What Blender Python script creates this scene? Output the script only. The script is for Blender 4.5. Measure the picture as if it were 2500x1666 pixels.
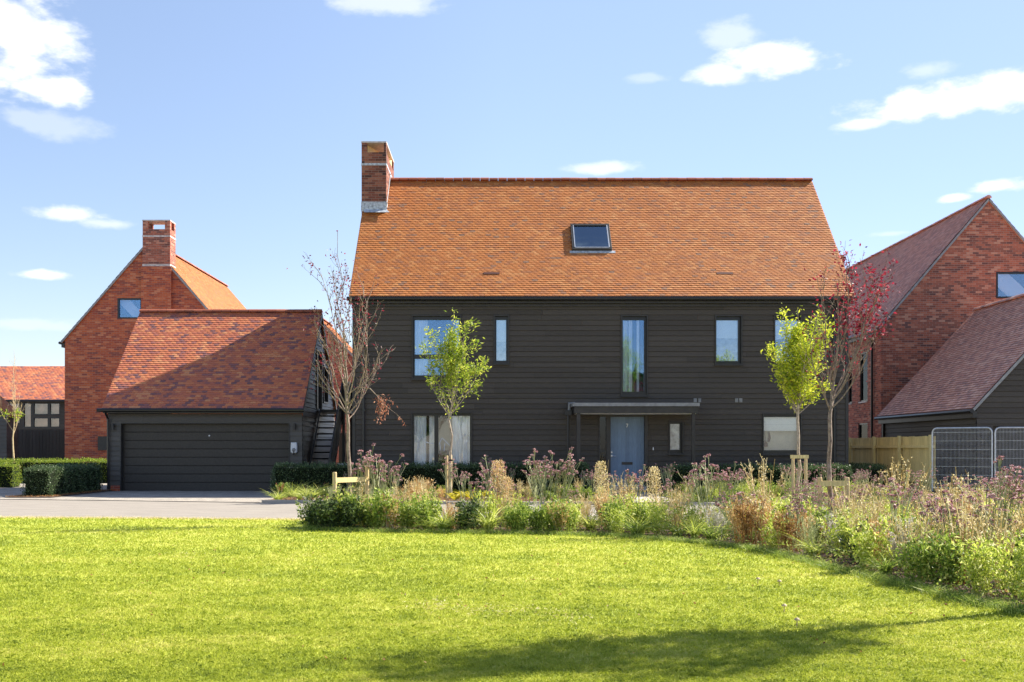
import bpy, math, random
import numpy as np
from mathutils import Vector
R = math.radians
# ------------------------------------------------------------------ clear, camera, world, sun
for o in list(bpy.data.objects): bpy.data.objects.remove(o)
scn = bpy.context.scene
COL = scn.collection
F0, CX, HY, CAMY, CAMZ = 2573.0, 1220.0, 1095.0, -31.0, 1.3
cd = bpy.data.cameras.new('camera'); cam = bpy.data.objects.new('camera', cd); COL.objects.link(cam)
cam.location = (0, CAMY, CAMZ); cam.rotation_euler = (R(90), 0, 0)
cd.sensor_width = 36; cd.lens = F0/2500*36; cd.shift_x = 0.012; cd.shift_y = 0.105; cd.clip_end = 2000; cd.clip_start = .1
scn.camera = cam
SUN_A, SUN_E = R(27), R(41)
sv = Vector((math.cos(SUN_E)*math.cos(SUN_A), math.cos(SUN_E)*math.sin(SUN_A), math.sin(SUN_E)))
sl = bpy.data.lights.new('sun', 'SUN'); sl.energy = 5.0; sl.angle = R(.5); sl.color = (1, .93, .82)
so = bpy.data.objects.new('sun', sl); COL.objects.link(so); so.rotation_euler = sv.to_track_quat('Z', 'Y').to_euler()
scn.view_settings.view_transform = 'Standard'; scn.view_settings.look = 'None'
scn.view_settings.exposure = 1.35; scn.view_settings.gamma = 1
scn.render.engine = 'CYCLES'
scn.cycles.max_bounces = 8; scn.cycles.transparent_max_bounces = 16

def world():
    w = bpy.data.worlds.new("World"); scn.world = w; w.use_nodes = True
    nt = w.node_tree; N = nt.nodes; L = nt.links; N.clear()
    out = N.new('ShaderNodeOutputWorld'); bg = N.new('ShaderNodeBackground'); L.new(bg.outputs[0], out.inputs[0])
    bg.inputs[1].default_value = .1
    sky = N.new('ShaderNodeTexSky'); sky.sky_type = 'NISHITA'; sky.sun_disc = False
    sky.sun_elevation = SUN_E; sky.sun_rotation = R(90)-SUN_A; sky.air_density = 1.0; sky.dust_density = .4; sky.ozone_density = 2.0
    def m(op, a, b=None, c=None, clamp=False):
        n = N.new('ShaderNodeMath'); n.operation = op; n.use_clamp = clamp
        for i, v in enumerate((a, b, c)):
            if v is None: continue
            if isinstance(v, (int, float)): n.inputs[i].default_value = v
            else: L.new(v, n.inputs[i])
        return n.outputs[0]
    tc = N.new('ShaderNodeTexCoord')
    sep = N.new('ShaderNodeSeparateXYZ'); L.new(tc.outputs['Generated'], sep.inputs[0])
    x, y, z = sep.outputs
    az = m('ARCTAN2', x, y)
    el = m('ARCSINE', z)
    def noise(scale, detail, stretch=2.2):
        mp = N.new('ShaderNodeMapping'); mp.inputs['Scale'].default_value = (1, 1, stretch); L.new(tc.outputs['Generated'], mp.inputs[0])
        n = N.new('ShaderNodeTexNoise'); n.inputs['Scale'].default_value = scale; n.inputs['Detail'].default_value = detail
        n.inputs['Roughness'].default_value = .58
        L.new(mp.outputs[0], n.inputs['Vector']); return n.outputs[0]
    n1 = m('SUBTRACT', noise(9, 7), .5); n2 = m('SUBTRACT', noise(30, 9), .5)
    nn = m('ADD', m('MULTIPLY', n1, 2.3), m('MULTIPLY', n2, 1.5))
    clouds = [(40,90,175,120,1),(130,215,110,40,1),(170,525,135,26,.85),(250,545,110,18,.5),(95,670,75,13,.85),(950,5,140,34,.5),(1900,140,160,42,1),
              (1760,180,80,28,.75),(1790,85,90,38,.4),(2300,252,240,50,1),(2470,215,110,45,.9),(2120,300,80,16,.7),(2440,455,70,19,.95),(2335,483,42,11,.9),
              (1470,412,100,17,.6),(2180,570,60,9,.3),(110,300,130,30,.3),(2260,170,70,22,.35),(1580,190,60,16,.25),(50,790,160,20,.25)]
    tot = None
    for (px, py, w_, h_, s_) in clouds:
        a0 = math.atan((px-CX)/F0); e0 = math.atan((HY-py)/F0*math.cos(a0))
        dx = m('MULTIPLY', m('SUBTRACT', az, a0), F0/w_); dy = m('MULTIPLY', m('SUBTRACT', el, e0), F0/h_)
        r = m('SQRT', m('ADD', m('MULTIPLY', dx, dx), m('MULTIPLY', dy, dy)))
        d = m('ADD', m('SUBTRACT', 1.0, r), nn)
        mr = N.new('ShaderNodeMapRange'); mr.interpolation_type = 'SMOOTHSTEP'; L.new(d, mr.inputs[0])
        mr.inputs[1].default_value = .04; mr.inputs[2].default_value = .78; mr.inputs[3].default_value = 0; mr.inputs[4].default_value = s_
        tot = mr.outputs[0] if tot is None else m('MAXIMUM', tot, mr.outputs[0])
    # scattered clouds in the rest of the sky (behind the camera)
    g = N.new('ShaderNodeMapRange'); g.interpolation_type = 'SMOOTHSTEP'; L.new(noise(3.2, 8, 3), g.inputs[0])
    g.inputs[1].default_value = .56; g.inputs[2].default_value = .72
    back = m('MULTIPLY', g.outputs[0], m('LESS_THAN', y, 0.35))
    tot = m('MAXIMUM', tot, m('MULTIPLY', back, .9), clamp=True)
    # body of the sky: nishita, a little richer
    hs = N.new('ShaderNodeMix'); hs.data_type = 'RGBA'; hs.blend_type = 'MULTIPLY'; hs.inputs[0].default_value = 1
    L.new(sky.outputs[0], hs.inputs[6]); tr_ = ramp(N, SKYTINT); L.new(z, tr_.inputs[0]); L.new(tr_.outputs[0], hs.inputs[7])
    # the air towards the sun is less glaring than the bare model gives
    h2 = N.new('ShaderNodeMix'); h2.data_type = 'RGBA'; h2.blend_type = 'MULTIPLY'; L.new(m('MULTIPLY', x, 1.9, clamp=True), h2.inputs[0]); L.new(hs.outputs[2], h2.inputs[6]); h2.inputs[7].default_value = (.70, .75, .92, 1)
    mx = N.new('ShaderNodeMix'); mx.data_type = 'RGBA'
    L.new(tot, mx.inputs[0]); L.new(h2.outputs[2], mx.inputs[6]); mx.inputs[7].default_value = CLOUDC
    L.new(mx.outputs[2], bg.inputs[0])
SKYTINT = [(0, (.78, .72, .78)), (.17, (.88, .79, .79)), (.42, (1.10, .96, .90)), (1, (1.1, .96, .88))]; CLOUDC = (5, 5.1, 5.3, 1)
def ramp(N, stops, interp='LINEAR'):
    r = N.new('ShaderNodeValToRGB'); r.color_ramp.interpolation = interp
    e = r.color_ramp.elements
    while len(e) < len(stops): e.new(.5)
    for i, (p, c) in enumerate(stops): e[i].position = p; e[i].color = (*c, 1)
    return r
world()

# ------------------------------------------------------------------ materials
def M_(name):
    m = bpy.data.materials.new(name); m.use_nodes = True
    return m, m.node_tree.nodes, m.node_tree.links, m.node_tree.nodes['Principled BSDF']
def island(N): return N.new('ShaderNodeNewGeometry').outputs['Random Per Island']
def texco(N, L, scale=(1, 1, 1)):
    t = N.new('ShaderNodeTexCoord'); mp = N.new('ShaderNodeMapping'); mp.inputs['Scale'].default_value = scale
    L.new(t.outputs['Object'], mp.inputs[0]); return mp.outputs[0]
def nz(N, L, vec, scale, detail=4, rough=.55):
    n = N.new('ShaderNodeTexNoise'); n.inputs['Scale'].default_value = scale; n.inputs['Detail'].default_value = detail; n.inputs['Roughness'].default_value = rough
    L.new(vec, n.inputs['Vector']); return n.outputs[0]
def mixc(N, L, fac, a, b, mode='MIX'):
    n = N.new('ShaderNodeMix'); n.data_type = 'RGBA'; n.blend_type = mode
    for i, v in ((0, fac), (6, a), (7, b)):
        if isinstance(v, (int, float)): n.inputs[i].default_value = v
        elif isinstance(v, tuple): n.inputs[i].default_value = (*v, 1) if len(v) == 3 else v
        else: L.new(v, n.inputs[i])
    return n.outputs[2]
def bump(N, L, h, strength, dist, bs):
    b = N.new('ShaderNodeBump'); b.inputs['Strength'].default_value = strength; b.inputs['Distance'].default_value = dist
    L.new(h, b.inputs['Height']); L.new(b.outputs[0], bs.inputs['Normal'])
def plain(name, c, rough=.6, spec=.4, metal=0, var=.15, scale=8):
    m, N, L, B = M_(name)
    v = nz(N, L, texco(N, L), scale, 5)
    d = tuple(x*(1-var*1.6) for x in c); u = tuple(min(1, x*(1+var*1.6)) for x in c)
    r = ramp(N, [(.3, d), (.7, u)]); L.new(v, r.inputs[0]); L.new(r.outputs[0], B.inputs['Base Color'])
    B.inputs['Roughness'].default_value = rough; B.inputs['Specular IOR Level'].default_value = spec; B.inputs['Metallic'].default_value = metal
    return m
def leafmat(name, stops, trans=.35, rough=.5):
    m, N, L, B = M_(name)
    r = ramp(N, stops); L.new(island(N), r.inputs[0]); L.new(r.outputs[0], B.inputs['Base Color'])
    B.inputs['Roughness'].default_value = rough; B.inputs['Specular IOR Level'].default_value = .3
    t = N.new('ShaderNodeBsdfTranslucent'); L.new(r.outputs[0], t.inputs[0])
    mx = N.new('ShaderNodeMixShader'); mx.inputs[0].default_value = trans
    L.new(B.outputs[0], mx.inputs[1]); L.new(t.outputs[0], mx.inputs[2]); L.new(mx.outputs[0], N['Material Output'].inputs[0])
    return m
def tilemat(name, stops, rough=.7, spec=.3):
    m, N, L, B = M_(name)
    g = island(N); co = texco(N, L)
    big = nz(N, L, texco(N, L, (.45, 1, 1)), 1.1, 5, .6); 
    ad = N.new('ShaderNodeMath'); ad.operation = 'MULTIPLY_ADD'; L.new(big, ad.inputs[0]); ad.inputs[1].default_value = .3; 
    sb = N.new('ShaderNodeMath'); sb.operation = 'SUBTRACT'; L.new(g, sb.inputs[0]); sb.inputs[1].default_value = .15
    L.new(sb.outputs[0], ad.inputs[2])
    r = ramp(N, stops); L.new(ad.outputs[0], r.inputs[0])
    f = nz(N, L, co, 40, 4)
    rr = ramp(N, [(.3, (.82, .82, .82)), (.7, (1.12, 1.1, 1.08))]); L.new(f, rr.inputs[0])
    L.new(mixc(N, L, 1.0, r.outputs[0], rr.outputs[0], 'MULTIPLY'), B.inputs['Base Color'])
    B.inputs['Roughness'].default_value = rough; B.inputs['Specular IOR Level'].default_value = spec
    bump(N, L, f, .3, .01, B)
    return m
def brickmat(name, stops, mortar, sc=1.0):
    m, N, L, B = M_(name)
    t = N.new('ShaderNodeTexCoord'); s = N.new('ShaderNodeSeparateXYZ'); L.new(t.outputs['Object'], s.inputs[0])
    a = N.new('ShaderNodeMath'); L.new(s.outputs[0], a.inputs[0]); L.new(s.outputs[1], a.inputs[1])
    c = N.new('ShaderNodeCombineXYZ'); L.new(a.outputs[0], c.inputs[0]); L.new(s.outputs[2], c.inputs[1])
    def brick(size, off):
        b = N.new('ShaderNodeTexBrick'); b.offset = .5
        b.inputs['Scale'].default_value = 1; b.inputs['Brick Width'].default_value = .225*size; b.inputs['Row Height'].default_value = .075
        b.inputs['Mortar Size'].default_value = .006; b.inputs['Mortar Smooth'].default_value = .3
        b.inputs['Color1'].default_value = (0, 0, 0, 1); b.inputs['Color2'].default_value = (1, 1, 1, 1); b.inputs['Mortar'].default_value = (.5, .5, .5, 1)
        L.new(c.outputs[0], b.inputs['Vector']); return b
    b = brick(1, 0)
    big = nz(N, L, texco(N, L), .55, 4)
    ad = N.new('ShaderNodeMath'); ad.operation = 'MULTIPLY_ADD'; L.new(big, ad.inputs[0]); ad.inputs[1].default_value = .7
    sb = N.new('ShaderNodeMath'); sb.operation = 'SUBTRACT'; L.new(b.outputs['Color'], sb.inputs[0]); sb.inputs[1].default_value = .35
    L.new(sb.outputs[0], ad.inputs[2])
    r = ramp(N, stops); L.new(ad.outputs[0], r.inputs[0])
    f = nz(N, L, texco(N, L), 30, 4)
    rr = ramp(N, [(.3, (.8, .8, .8)), (.7, (1.15, 1.13, 1.1))]); L.new(f, rr.inputs[0])
    cc = mixc(N, L, 1.0, r.outputs[0], rr.outputs[0], 'MULTIPLY')
    L.new(mixc(N, L, b.outputs['Fac'], cc, mortar), B.inputs['Base Color'])
    B.inputs['Roughness'].default_value = .85; B.inputs['Specular IOR Level'].default_value = .2
    inv = N.new('ShaderNodeMath'); inv.operation = 'SUBTRACT'; inv.inputs[0].default_value = 1; L.new(b.outputs['Fac'], inv.inputs[1])
    bump(N, L, inv.outputs[0], .5, .01, B)
    return m
def boardmat(name, c, rough=.5, spec=.4, axis=(1.2, 1.2, 45)):
    m, N, L, B = M_(name)
    g = nz(N, L, texco(N, L, axis), 4, 6, .65)
    i = island(N)
    r = ramp(N, [(0, tuple(x*.88 for x in c)), (1, tuple(x*1.14 for x in c))]); L.new(i, r.inputs[0])
    rr = ramp(N, [(.3, (.75, .75, .75)), (.7, (1.3, 1.3, 1.3))]); L.new(g, rr.inputs[0])
    L.new(mixc(N, L, 1.0, r.outputs[0], rr.outputs[0], 'MULTIPLY'), B.inputs['Base Color'])
    B.inputs['Roughness'].default_value = rough; B.inputs['Specular IOR Level'].default_value = spec
    bump(N, L, g, .35, .006, B)
    return m
def glassmat(name, refl=.35, tint=(1, 1, 1), see=(.97, .98, .98)):
    m, N, L, B = M_(name); N.remove(B)
    g = N.new('ShaderNodeBsdfGlossy'); g.inputs['Roughness'].default_value = .02; g.inputs[0].default_value = (*tint, 1)
    t = N.new('ShaderNodeBsdfTransparent'); t.inputs[0].default_value = (*see, 1)
    lw = N.new('ShaderNodeLayerWeight'); lw.inputs[0].default_value = .25
    a = N.new('ShaderNodeMath'); a.operation = 'ADD'; a.use_clamp = True; a.inputs[1].default_value = refl; L.new(lw.outputs['Fresnel'], a.inputs[0])
    nzz = nz(N, L, texco(N, L), 1.3, 2); bp = N.new('ShaderNodeBump'); bp.inputs['Strength'].default_value = .04; bp.inputs['Distance'].default_value = .05
    L.new(nzz, bp.inputs['Height']); L.new(bp.outputs[0], g.inputs['Normal'])
    mx = N.new('ShaderNodeMixShader'); L.new(a.outputs[0], mx.inputs[0]); L.new(t.outputs[0], mx.inputs[1]); L.new(g.outputs[0], mx.inputs[2])
    L.new(mx.outputs[0], N['Material Output'].inputs[0]); return m

MT = {}
MT['roof_orange'] = tilemat('roof_orange', [(0, (.28, .15, .09)), (.08, (.38, .145, .055)), (.45, (.465, .165, .046)), (.75, (.49, .180, .050)), (1, (.54, .235, .08))])
MT['roof_red'] = tilemat('roof_red', [(0, (.20, .10, .10)), (.16, (.30, .12, .105)), (.28, (.44, .145, .09)), (.6, (.52, .165, .085)), (.85, (.57, .2, .09)), (1, (.62, .27, .13))])
MT['roof_brown'] = tilemat('roof_brown', [(0, (.40, .22, .18)), (.3, (.56, .27, .20)), (.6, (.66, .33, .235)), (1, (.76, .46, .35))], .55, .5)
MT['ridge_red'] = tilemat('ridge_red', [(0, (.26, .09, .05)), (.5, (.36, .11, .06)), (1, (.44, .16, .09))])
MT['brick_red'] = brickmat('brick_red', [(0, (.24, .075, .06)), (.2, (.38, .09, .055)), (.5, (.47, .115, .055)), (.75, (.55, .145, .06)), (1, (.60, .23, .12))], (.40, .24, .17))
MT['brick_dark'] = brickmat('brick_dark', [(0, (.16, .075, .065)), (.2, (.27, .10, .07)), (.5, (.39, .125, .08)), (.75, (.46, .155, .095)), (1, (.56, .28, .19))], (.38, .27, .22))
MT['brick_brown'] = brickmat('brick_brown', [(0, (.07, .035, .03)), (.2, (.14, .055, .04)), (.5, (.22, .075, .05)), (.75, (.28, .10, .06)), (1, (.36, .17, .11))], (.26, .19, .15))
MT['board_black'] = boardmat('board_black', (.080, .068, .055), .6, .2)
MT['board_grey'] = boardmat('board_grey', (.085, .075, .062), .45, .4)
MT['trim_black'] = plain('trim_black', (.040, .036, .031), .45, .45)
MT['gutter_black'] = plain('gutter_black', (.012, .012, .013), .3, .5)
MT['door_black'] = plain('door_black', (.062, .054, .044), .5, .3, var=.1, scale=20)
MT['lead'] = plain('lead', (.42, .45, .48), .5, .5, var=.3, scale=14)
MT['lead_white'] = plain('lead_white', (.55, .50, .46), .6, .4, var=.2, scale=10)
MT['grey_trim'] = plain('grey_trim', (.28, .28, .275), .5, .4)
MT['white'] = plain('white', (.78, .78, .77), .5, .4, var=.04)
MT['blue_door'] = boardmat('blue_door', (.15, .215, .30), .45, .4, (30, 30, 1.2))
MT['steel'] = plain('steel', (.62, .63, .65), .3, .5, .9, var=.05)
MT['galv'] = plain('galv', (.58, .60, .62), .4, .5, .6, var=.12)
MT['glass'] = glassmat('glass', .24, (.6, .8, 1.0))
MT['glass_sky_tint'] = glassmat('glass_sky_tint', .20, (.38, .64, 1.0))  # blue gloss tint stands in for the deep sky mirrored in the panes
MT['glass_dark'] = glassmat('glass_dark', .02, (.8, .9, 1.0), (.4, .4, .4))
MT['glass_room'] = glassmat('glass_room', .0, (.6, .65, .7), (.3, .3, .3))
MT['glass_clear'] = glassmat('glass_clear', .06, (.9, .95, 1.0))
MT['curtain'] = plain('curtain', (.92, .93, .93), .9, .1, var=.05)
MT['blind'] = plain('blind', (.93, .93, .90), .9, .1, var=.02)
MT['cream'] = plain('cream', (.74, .68, .54), .8, .2, var=.06)
MT['frost'] = plain('frost', (.42, .43, .41), .5, .4, var=.35, scale=7)
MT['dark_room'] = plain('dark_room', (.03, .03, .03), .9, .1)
MT['buff'] = plain('buff', (.95, .72, .34), .8, .2, var=.1)
MT['timber'] = boardmat('timber', (.66, .50, .26), .7, .2, (25, 25, 1.2))
MT['timber_new'] = boardmat('timber_new', (.74, .60, .27), .7, .2, (18, 18, 1.0))
MT['strap'] = plain('strap', (.02, .02, .02), .6)
MT['shade_blind'] = plain('shade_blind', (.55, .53, .78), .8, .2, var=.03)
MT['brick_reflection'] = plain('brick_reflection', (.50, .26, .17), .8, .2, var=.2, scale=2)
MT['matte_black'] = plain('matte_black', (.010, .009, .008), .9, .05)
MT['brown'] = plain('brown', (.09, .03, .02), .7)

def mat_bark(name, a, b):
    m, N, L, B = M_(name)
    v = nz(N, L, texco(N, L, (1, 1, .35)), 34, 5, .7)
    r = ramp(N, [(.35, a), (.62, b)]); L.new(v, r.inputs[0]); L.new(r.outputs[0], B.inputs['Base Color'])
    B.inputs['Roughness'].default_value = .85; bump(N, L, v, .5, .01, B); return m
MT['bark_pale'] = mat_bark('bark_pale', (.20, .15, .10), (.58, .49, .36))
MT['bark_pink'] = mat_bark('bark_pink', (.12, .08, .06), (.40, .31, .24))
MT['bark_yellow'] = mat_bark('bark_yellow', (.45, .33, .16), (.72, .58, .34))
MT['bark_grey'] = mat_bark('bark_grey', (.12, .09, .07), (.34, .27, .21))
MT['leaf_lime'] = leafmat('leaf_lime', [(0, (.16, .26, .03)), (.35, (.34, .46, .04)), (.7, (.54, .62, .07)), (1, (.70, .70, .12))], .45)
MT['leaf_yellow'] = leafmat('leaf_yellow', [(0, (.20, .30, .03)), (.3, (.46, .56, .04)), (.7, (.68, .72, .05)), (1, (.82, .80, .12))], .45)
MT['leaf_red'] = leafmat('leaf_red', [(0, (.03, .01, .012)), (.45, (.12, .015, .025)), (.8, (.30, .025, .05)), (1, (.42, .10, .10))], .35)
MT['leaf_crimson'] = leafmat('leaf_crimson', [(0, (.05, .01, .015)), (.3, (.20, .015, .03)), (.75, (.40, .025, .06)), (1, (.5, .09, .10))], .4)
MT['leaf_russet'] = leafmat('leaf_russet', [(0, (.22, .07, .04)), (.5, (.45, .17, .10)), (1, (.6, .32, .2))], .4)
MT['hedge_leaf'] = leafmat('hedge_leaf', [(0, (.035, .06, .025)), (.6, (.09, .15, .055)), (.9, (.18, .25, .10)), (1, (.40, .44, .28))], .25, .35)
MT['hedge_leaf_sunlit'] = leafmat('hedge_leaf_sunlit', [(0, (.06, .1, .02)), (.4, (.2, .3, .03)), (.8, (.4, .5, .05)), (1, (.55, .6, .1))], .4, .4)  # brighter copy of the hedge leaf, sunlight put into its colour
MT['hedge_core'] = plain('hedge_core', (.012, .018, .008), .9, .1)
MT['far_leaf'] = leafmat('far_leaf', [(0, (.02, .05, .01)), (1, (.10, .16, .03))], .3)
MT['pl_green'] = leafmat('pl_green', [(0, (.08, .14, .025)), (.4, (.22, .32, .045)), (.8, (.42, .50, .09)), (1, (.62, .64, .22))], .4)
MT['pl_lime'] = leafmat('pl_lime', [(0, (.22, .30, .04)), (.4, (.46, .54, .08)), (.8, (.66, .70, .16)), (1, (.82, .80, .42))], .45)
MT['pl_dark'] = leafmat('pl_dark', [(0, (.02, .035, .012)), (.5, (.055, .09, .025)), (.9, (.13, .19, .05)), (1, (.3, .36, .12))], .3)
MT['pl_straw'] = leafmat('pl_straw', [(0, (.42, .32, .12)), (.35, (.64, .52, .24)), (.75, (.80, .70, .40)), (1, (.88, .82, .6))], .4)
MT['pl_orange'] = leafmat('pl_orange', [(0, (.42, .24, .08)), (.35, (.68, .46, .19)), (.75, (.80, .62, .32)), (1, (.88, .78, .55))], .4)
MT['pl_russet'] = leafmat('pl_russet', [(0, (.15, .06, .02)), (.5, (.36, .18, .06)), (1, (.60, .38, .15))], .35)
MT['pl_yellow'] = leafmat('pl_yellow', [(0, (.30, .28, .02)), (.5, (.62, .54, .03)), (1, (.78, .70, .08))], .45)
MT['pl_pale'] = leafmat('pl_pale', [(0, (.26, .30, .13)), (.5, (.48, .52, .26)), (1, (.66, .68, .42))], .45)
MT['pl_white'] = leafmat('pl_white', [(0, (.50, .48, .38)), (.5, (.74, .70, .60)), (1, (.88, .86, .8))], .3)
MT['pl_stem'] = leafmat('pl_stem', [(0, (.24, .28, .12)), (.5, (.42, .46, .22)), (1, (.58, .58, .34))], .15)
MT['pl_mauve'] = leafmat('pl_mauve', [(0, (.16, .07, .07)), (.3, (.38, .19, .20)), (.7, (.60, .36, .38)), (1, (.76, .58, .56))], .3)
MT['pl_redflower'] = leafmat('pl_redflower', [(0, (.35, .03, .03)), (.6, (.6, .08, .05)), (1, (.7, .3, .05))], .3)

# ------------------------------------------------------------------ mesh helpers
def link(o, parent=None):
    COL.objects.link(o)
    if parent is not None: o.parent = parent
    return o
ROOTLOC = {}
def rootloc(p):
    while p.parent is not None: p = p.parent
    return ROOTLOC.get(p.name, (0, 0, 0))
def thing(name, label, cat, loc=(0, 0, 0), group=None):
    o = bpy.data.objects.new(name, None); COL.objects.link(o); o.location = loc; o.empty_display_size = .2
    o['label'] = label; o['category'] = cat
    if group: o['group'] = group
    ROOTLOC[o.name] = tuple(loc); return o
def tag(o, label, cat, group=None):
    o['label'] = label; o['category'] = cat
    if group: o['group'] = group
    return o
def np_mesh(name, V, polys, mats, midx=None, smooth=False):
    """polys: list of int arrays (n,k)"""
    me = bpy.data.meshes.new(name)
    V = np.asarray(V, dtype=np.float32)
    me.vertices.add(len(V)); me.vertices.foreach_set('co', V.ravel())
    loops = np.concatenate([p.ravel() for p in polys]).astype(np.int32)
    tot = np.concatenate([np.full(len(p), p.shape[1], dtype=np.int32) for p in polys])
    st = np.concatenate([[0], np.cumsum(tot)[:-1]]).astype(np.int32)
    me.loops.add(len(loops)); me.loops.foreach_set('vertex_index', loops)
    me.polygons.add(len(tot)); me.polygons.foreach_set('loop_start', st)
    try: me.polygons.foreach_set('loop_total', tot)
    except Exception: pass
    for m in mats: me.materials.append(m)
    if midx is not None: me.polygons.foreach_set('material_index', np.asarray(midx, dtype=np.int32))
    me.polygons.foreach_set('use_smooth', np.full(len(tot), bool(smooth)))
    me.update(calc_edges=True); me.validate()
    return me
def npobj(name, V, polys, mats, parent=None, midx=None, smooth=False, local=False):
    V = np.asarray(V, dtype=float)
    if parent is not None and not local: V = V - np.array(rootloc(parent))
    return link(bpy.data.objects.new(name, np_mesh(name, V, polys, mats, midx, smooth)), parent)
class MB:
    def __init__(s): s.v = []; s.f = []
    def quad(s, a, b, c, d): n = len(s.v); s.v += [a, b, c, d]; s.f.append((n, n+1, n+2, n+3))
    def poly(s, ps): n = len(s.v); s.v += list(ps); s.f.append(tuple(range(n, n+len(ps))))
    def box(s, x0, x1, y0, y1, z0, z1):
        n = len(s.v)
        s.v += [(x0,y0,z0),(x1,y0,z0),(x1,y1,z0),(x0,y1,z0),(x0,y0,z1),(x1,y0,z1),(x1,y1,z1),(x0,y1,z1)]
        for q in ((0,3,2,1),(4,5,6,7),(0,1,5,4),(1,2,6,5),(2,3,7,6),(3,0,4,7)): s.f.append(tuple(n+i for i in q))
    def bar(s, a, b, w, h, up=(0, 0, 1)):
        a = Vector(a); b = Vector(b); d = (b-a).normalized(); u = Vector(up); r = d.cross(u).normalized(); u = r.cross(d)
        n = len(s.v)
        for p in (a, b):
            for i, j in ((-1,-1),(1,-1),(1,1),(-1,1)): s.v.append(tuple(p+r*(i*w/2)+u*(j*h/2)))
        for q in ((0,3,2,1),(4,5,6,7),(0,1,5,4),(1,2,6,5),(2,3,7,6),(3,0,4,7)): s.f.append(tuple(n+i for i in q))
    def tube(s, pts, rad, k=6, cap=True):
        pts = [Vector(p) for p in pts]; n0 = len(s.v)
        if isinstance(rad, (int, float)): rad = [rad]*len(pts)
        ref = Vector((.31, .95, .1)) if abs((pts[-1]-pts[0]).normalized().y) < .8 else Vector((1, 0, .1))
        for i, p in enumerate(pts):
            d = (pts[min(i+1, len(pts)-1)]-pts[max(i-1, 0)]).normalized()
            r = d.cross(ref).normalized(); u = r.cross(d)
            for j in range(k):
                t = 2*math.pi*j/k; s.v.append(tuple(p+(r*math.cos(t)+u*math.sin(t))*rad[i]))
        for i in range(len(pts)-1):
            for j in range(k):
                a = n0+i*k+j; b = n0+i*k+(j+1)%k; s.f.append((a, b, b+k, a+k))
        if cap:
            s.f.append(tuple(n0+j for j in range(k))[::-1]); s.f.append(tuple(n0+(len(pts)-1)*k+j for j in range(k)))
    def build(s, name, m, parent=None, smooth=False, bevel=0, local=False):
        off = Vector((0, 0, 0)) if (parent is None or local) else Vector(rootloc(parent))
        me = bpy.data.meshes.new(name); me.from_pydata([tuple(Vector(v)-off) for v in s.v], [], s.f)
        me.materials.append(m)
        me.polygons.foreach_set('use_smooth', [bool(smooth)]*len(me.polygons))
        me.update(); o = link(bpy.data.objects.new(name, me), parent)
        if bevel:
            b = o.modifiers.new('bevel', 'BEVEL'); b.width = bevel; b.segments = 2; b.limit_method = 'ANGLE'
        return o
def boxo(name, m, parent, *b, bevel=0):
    mb = MB(); mb.box(*b); return mb.build(name, m, parent, bevel=bevel)

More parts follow.
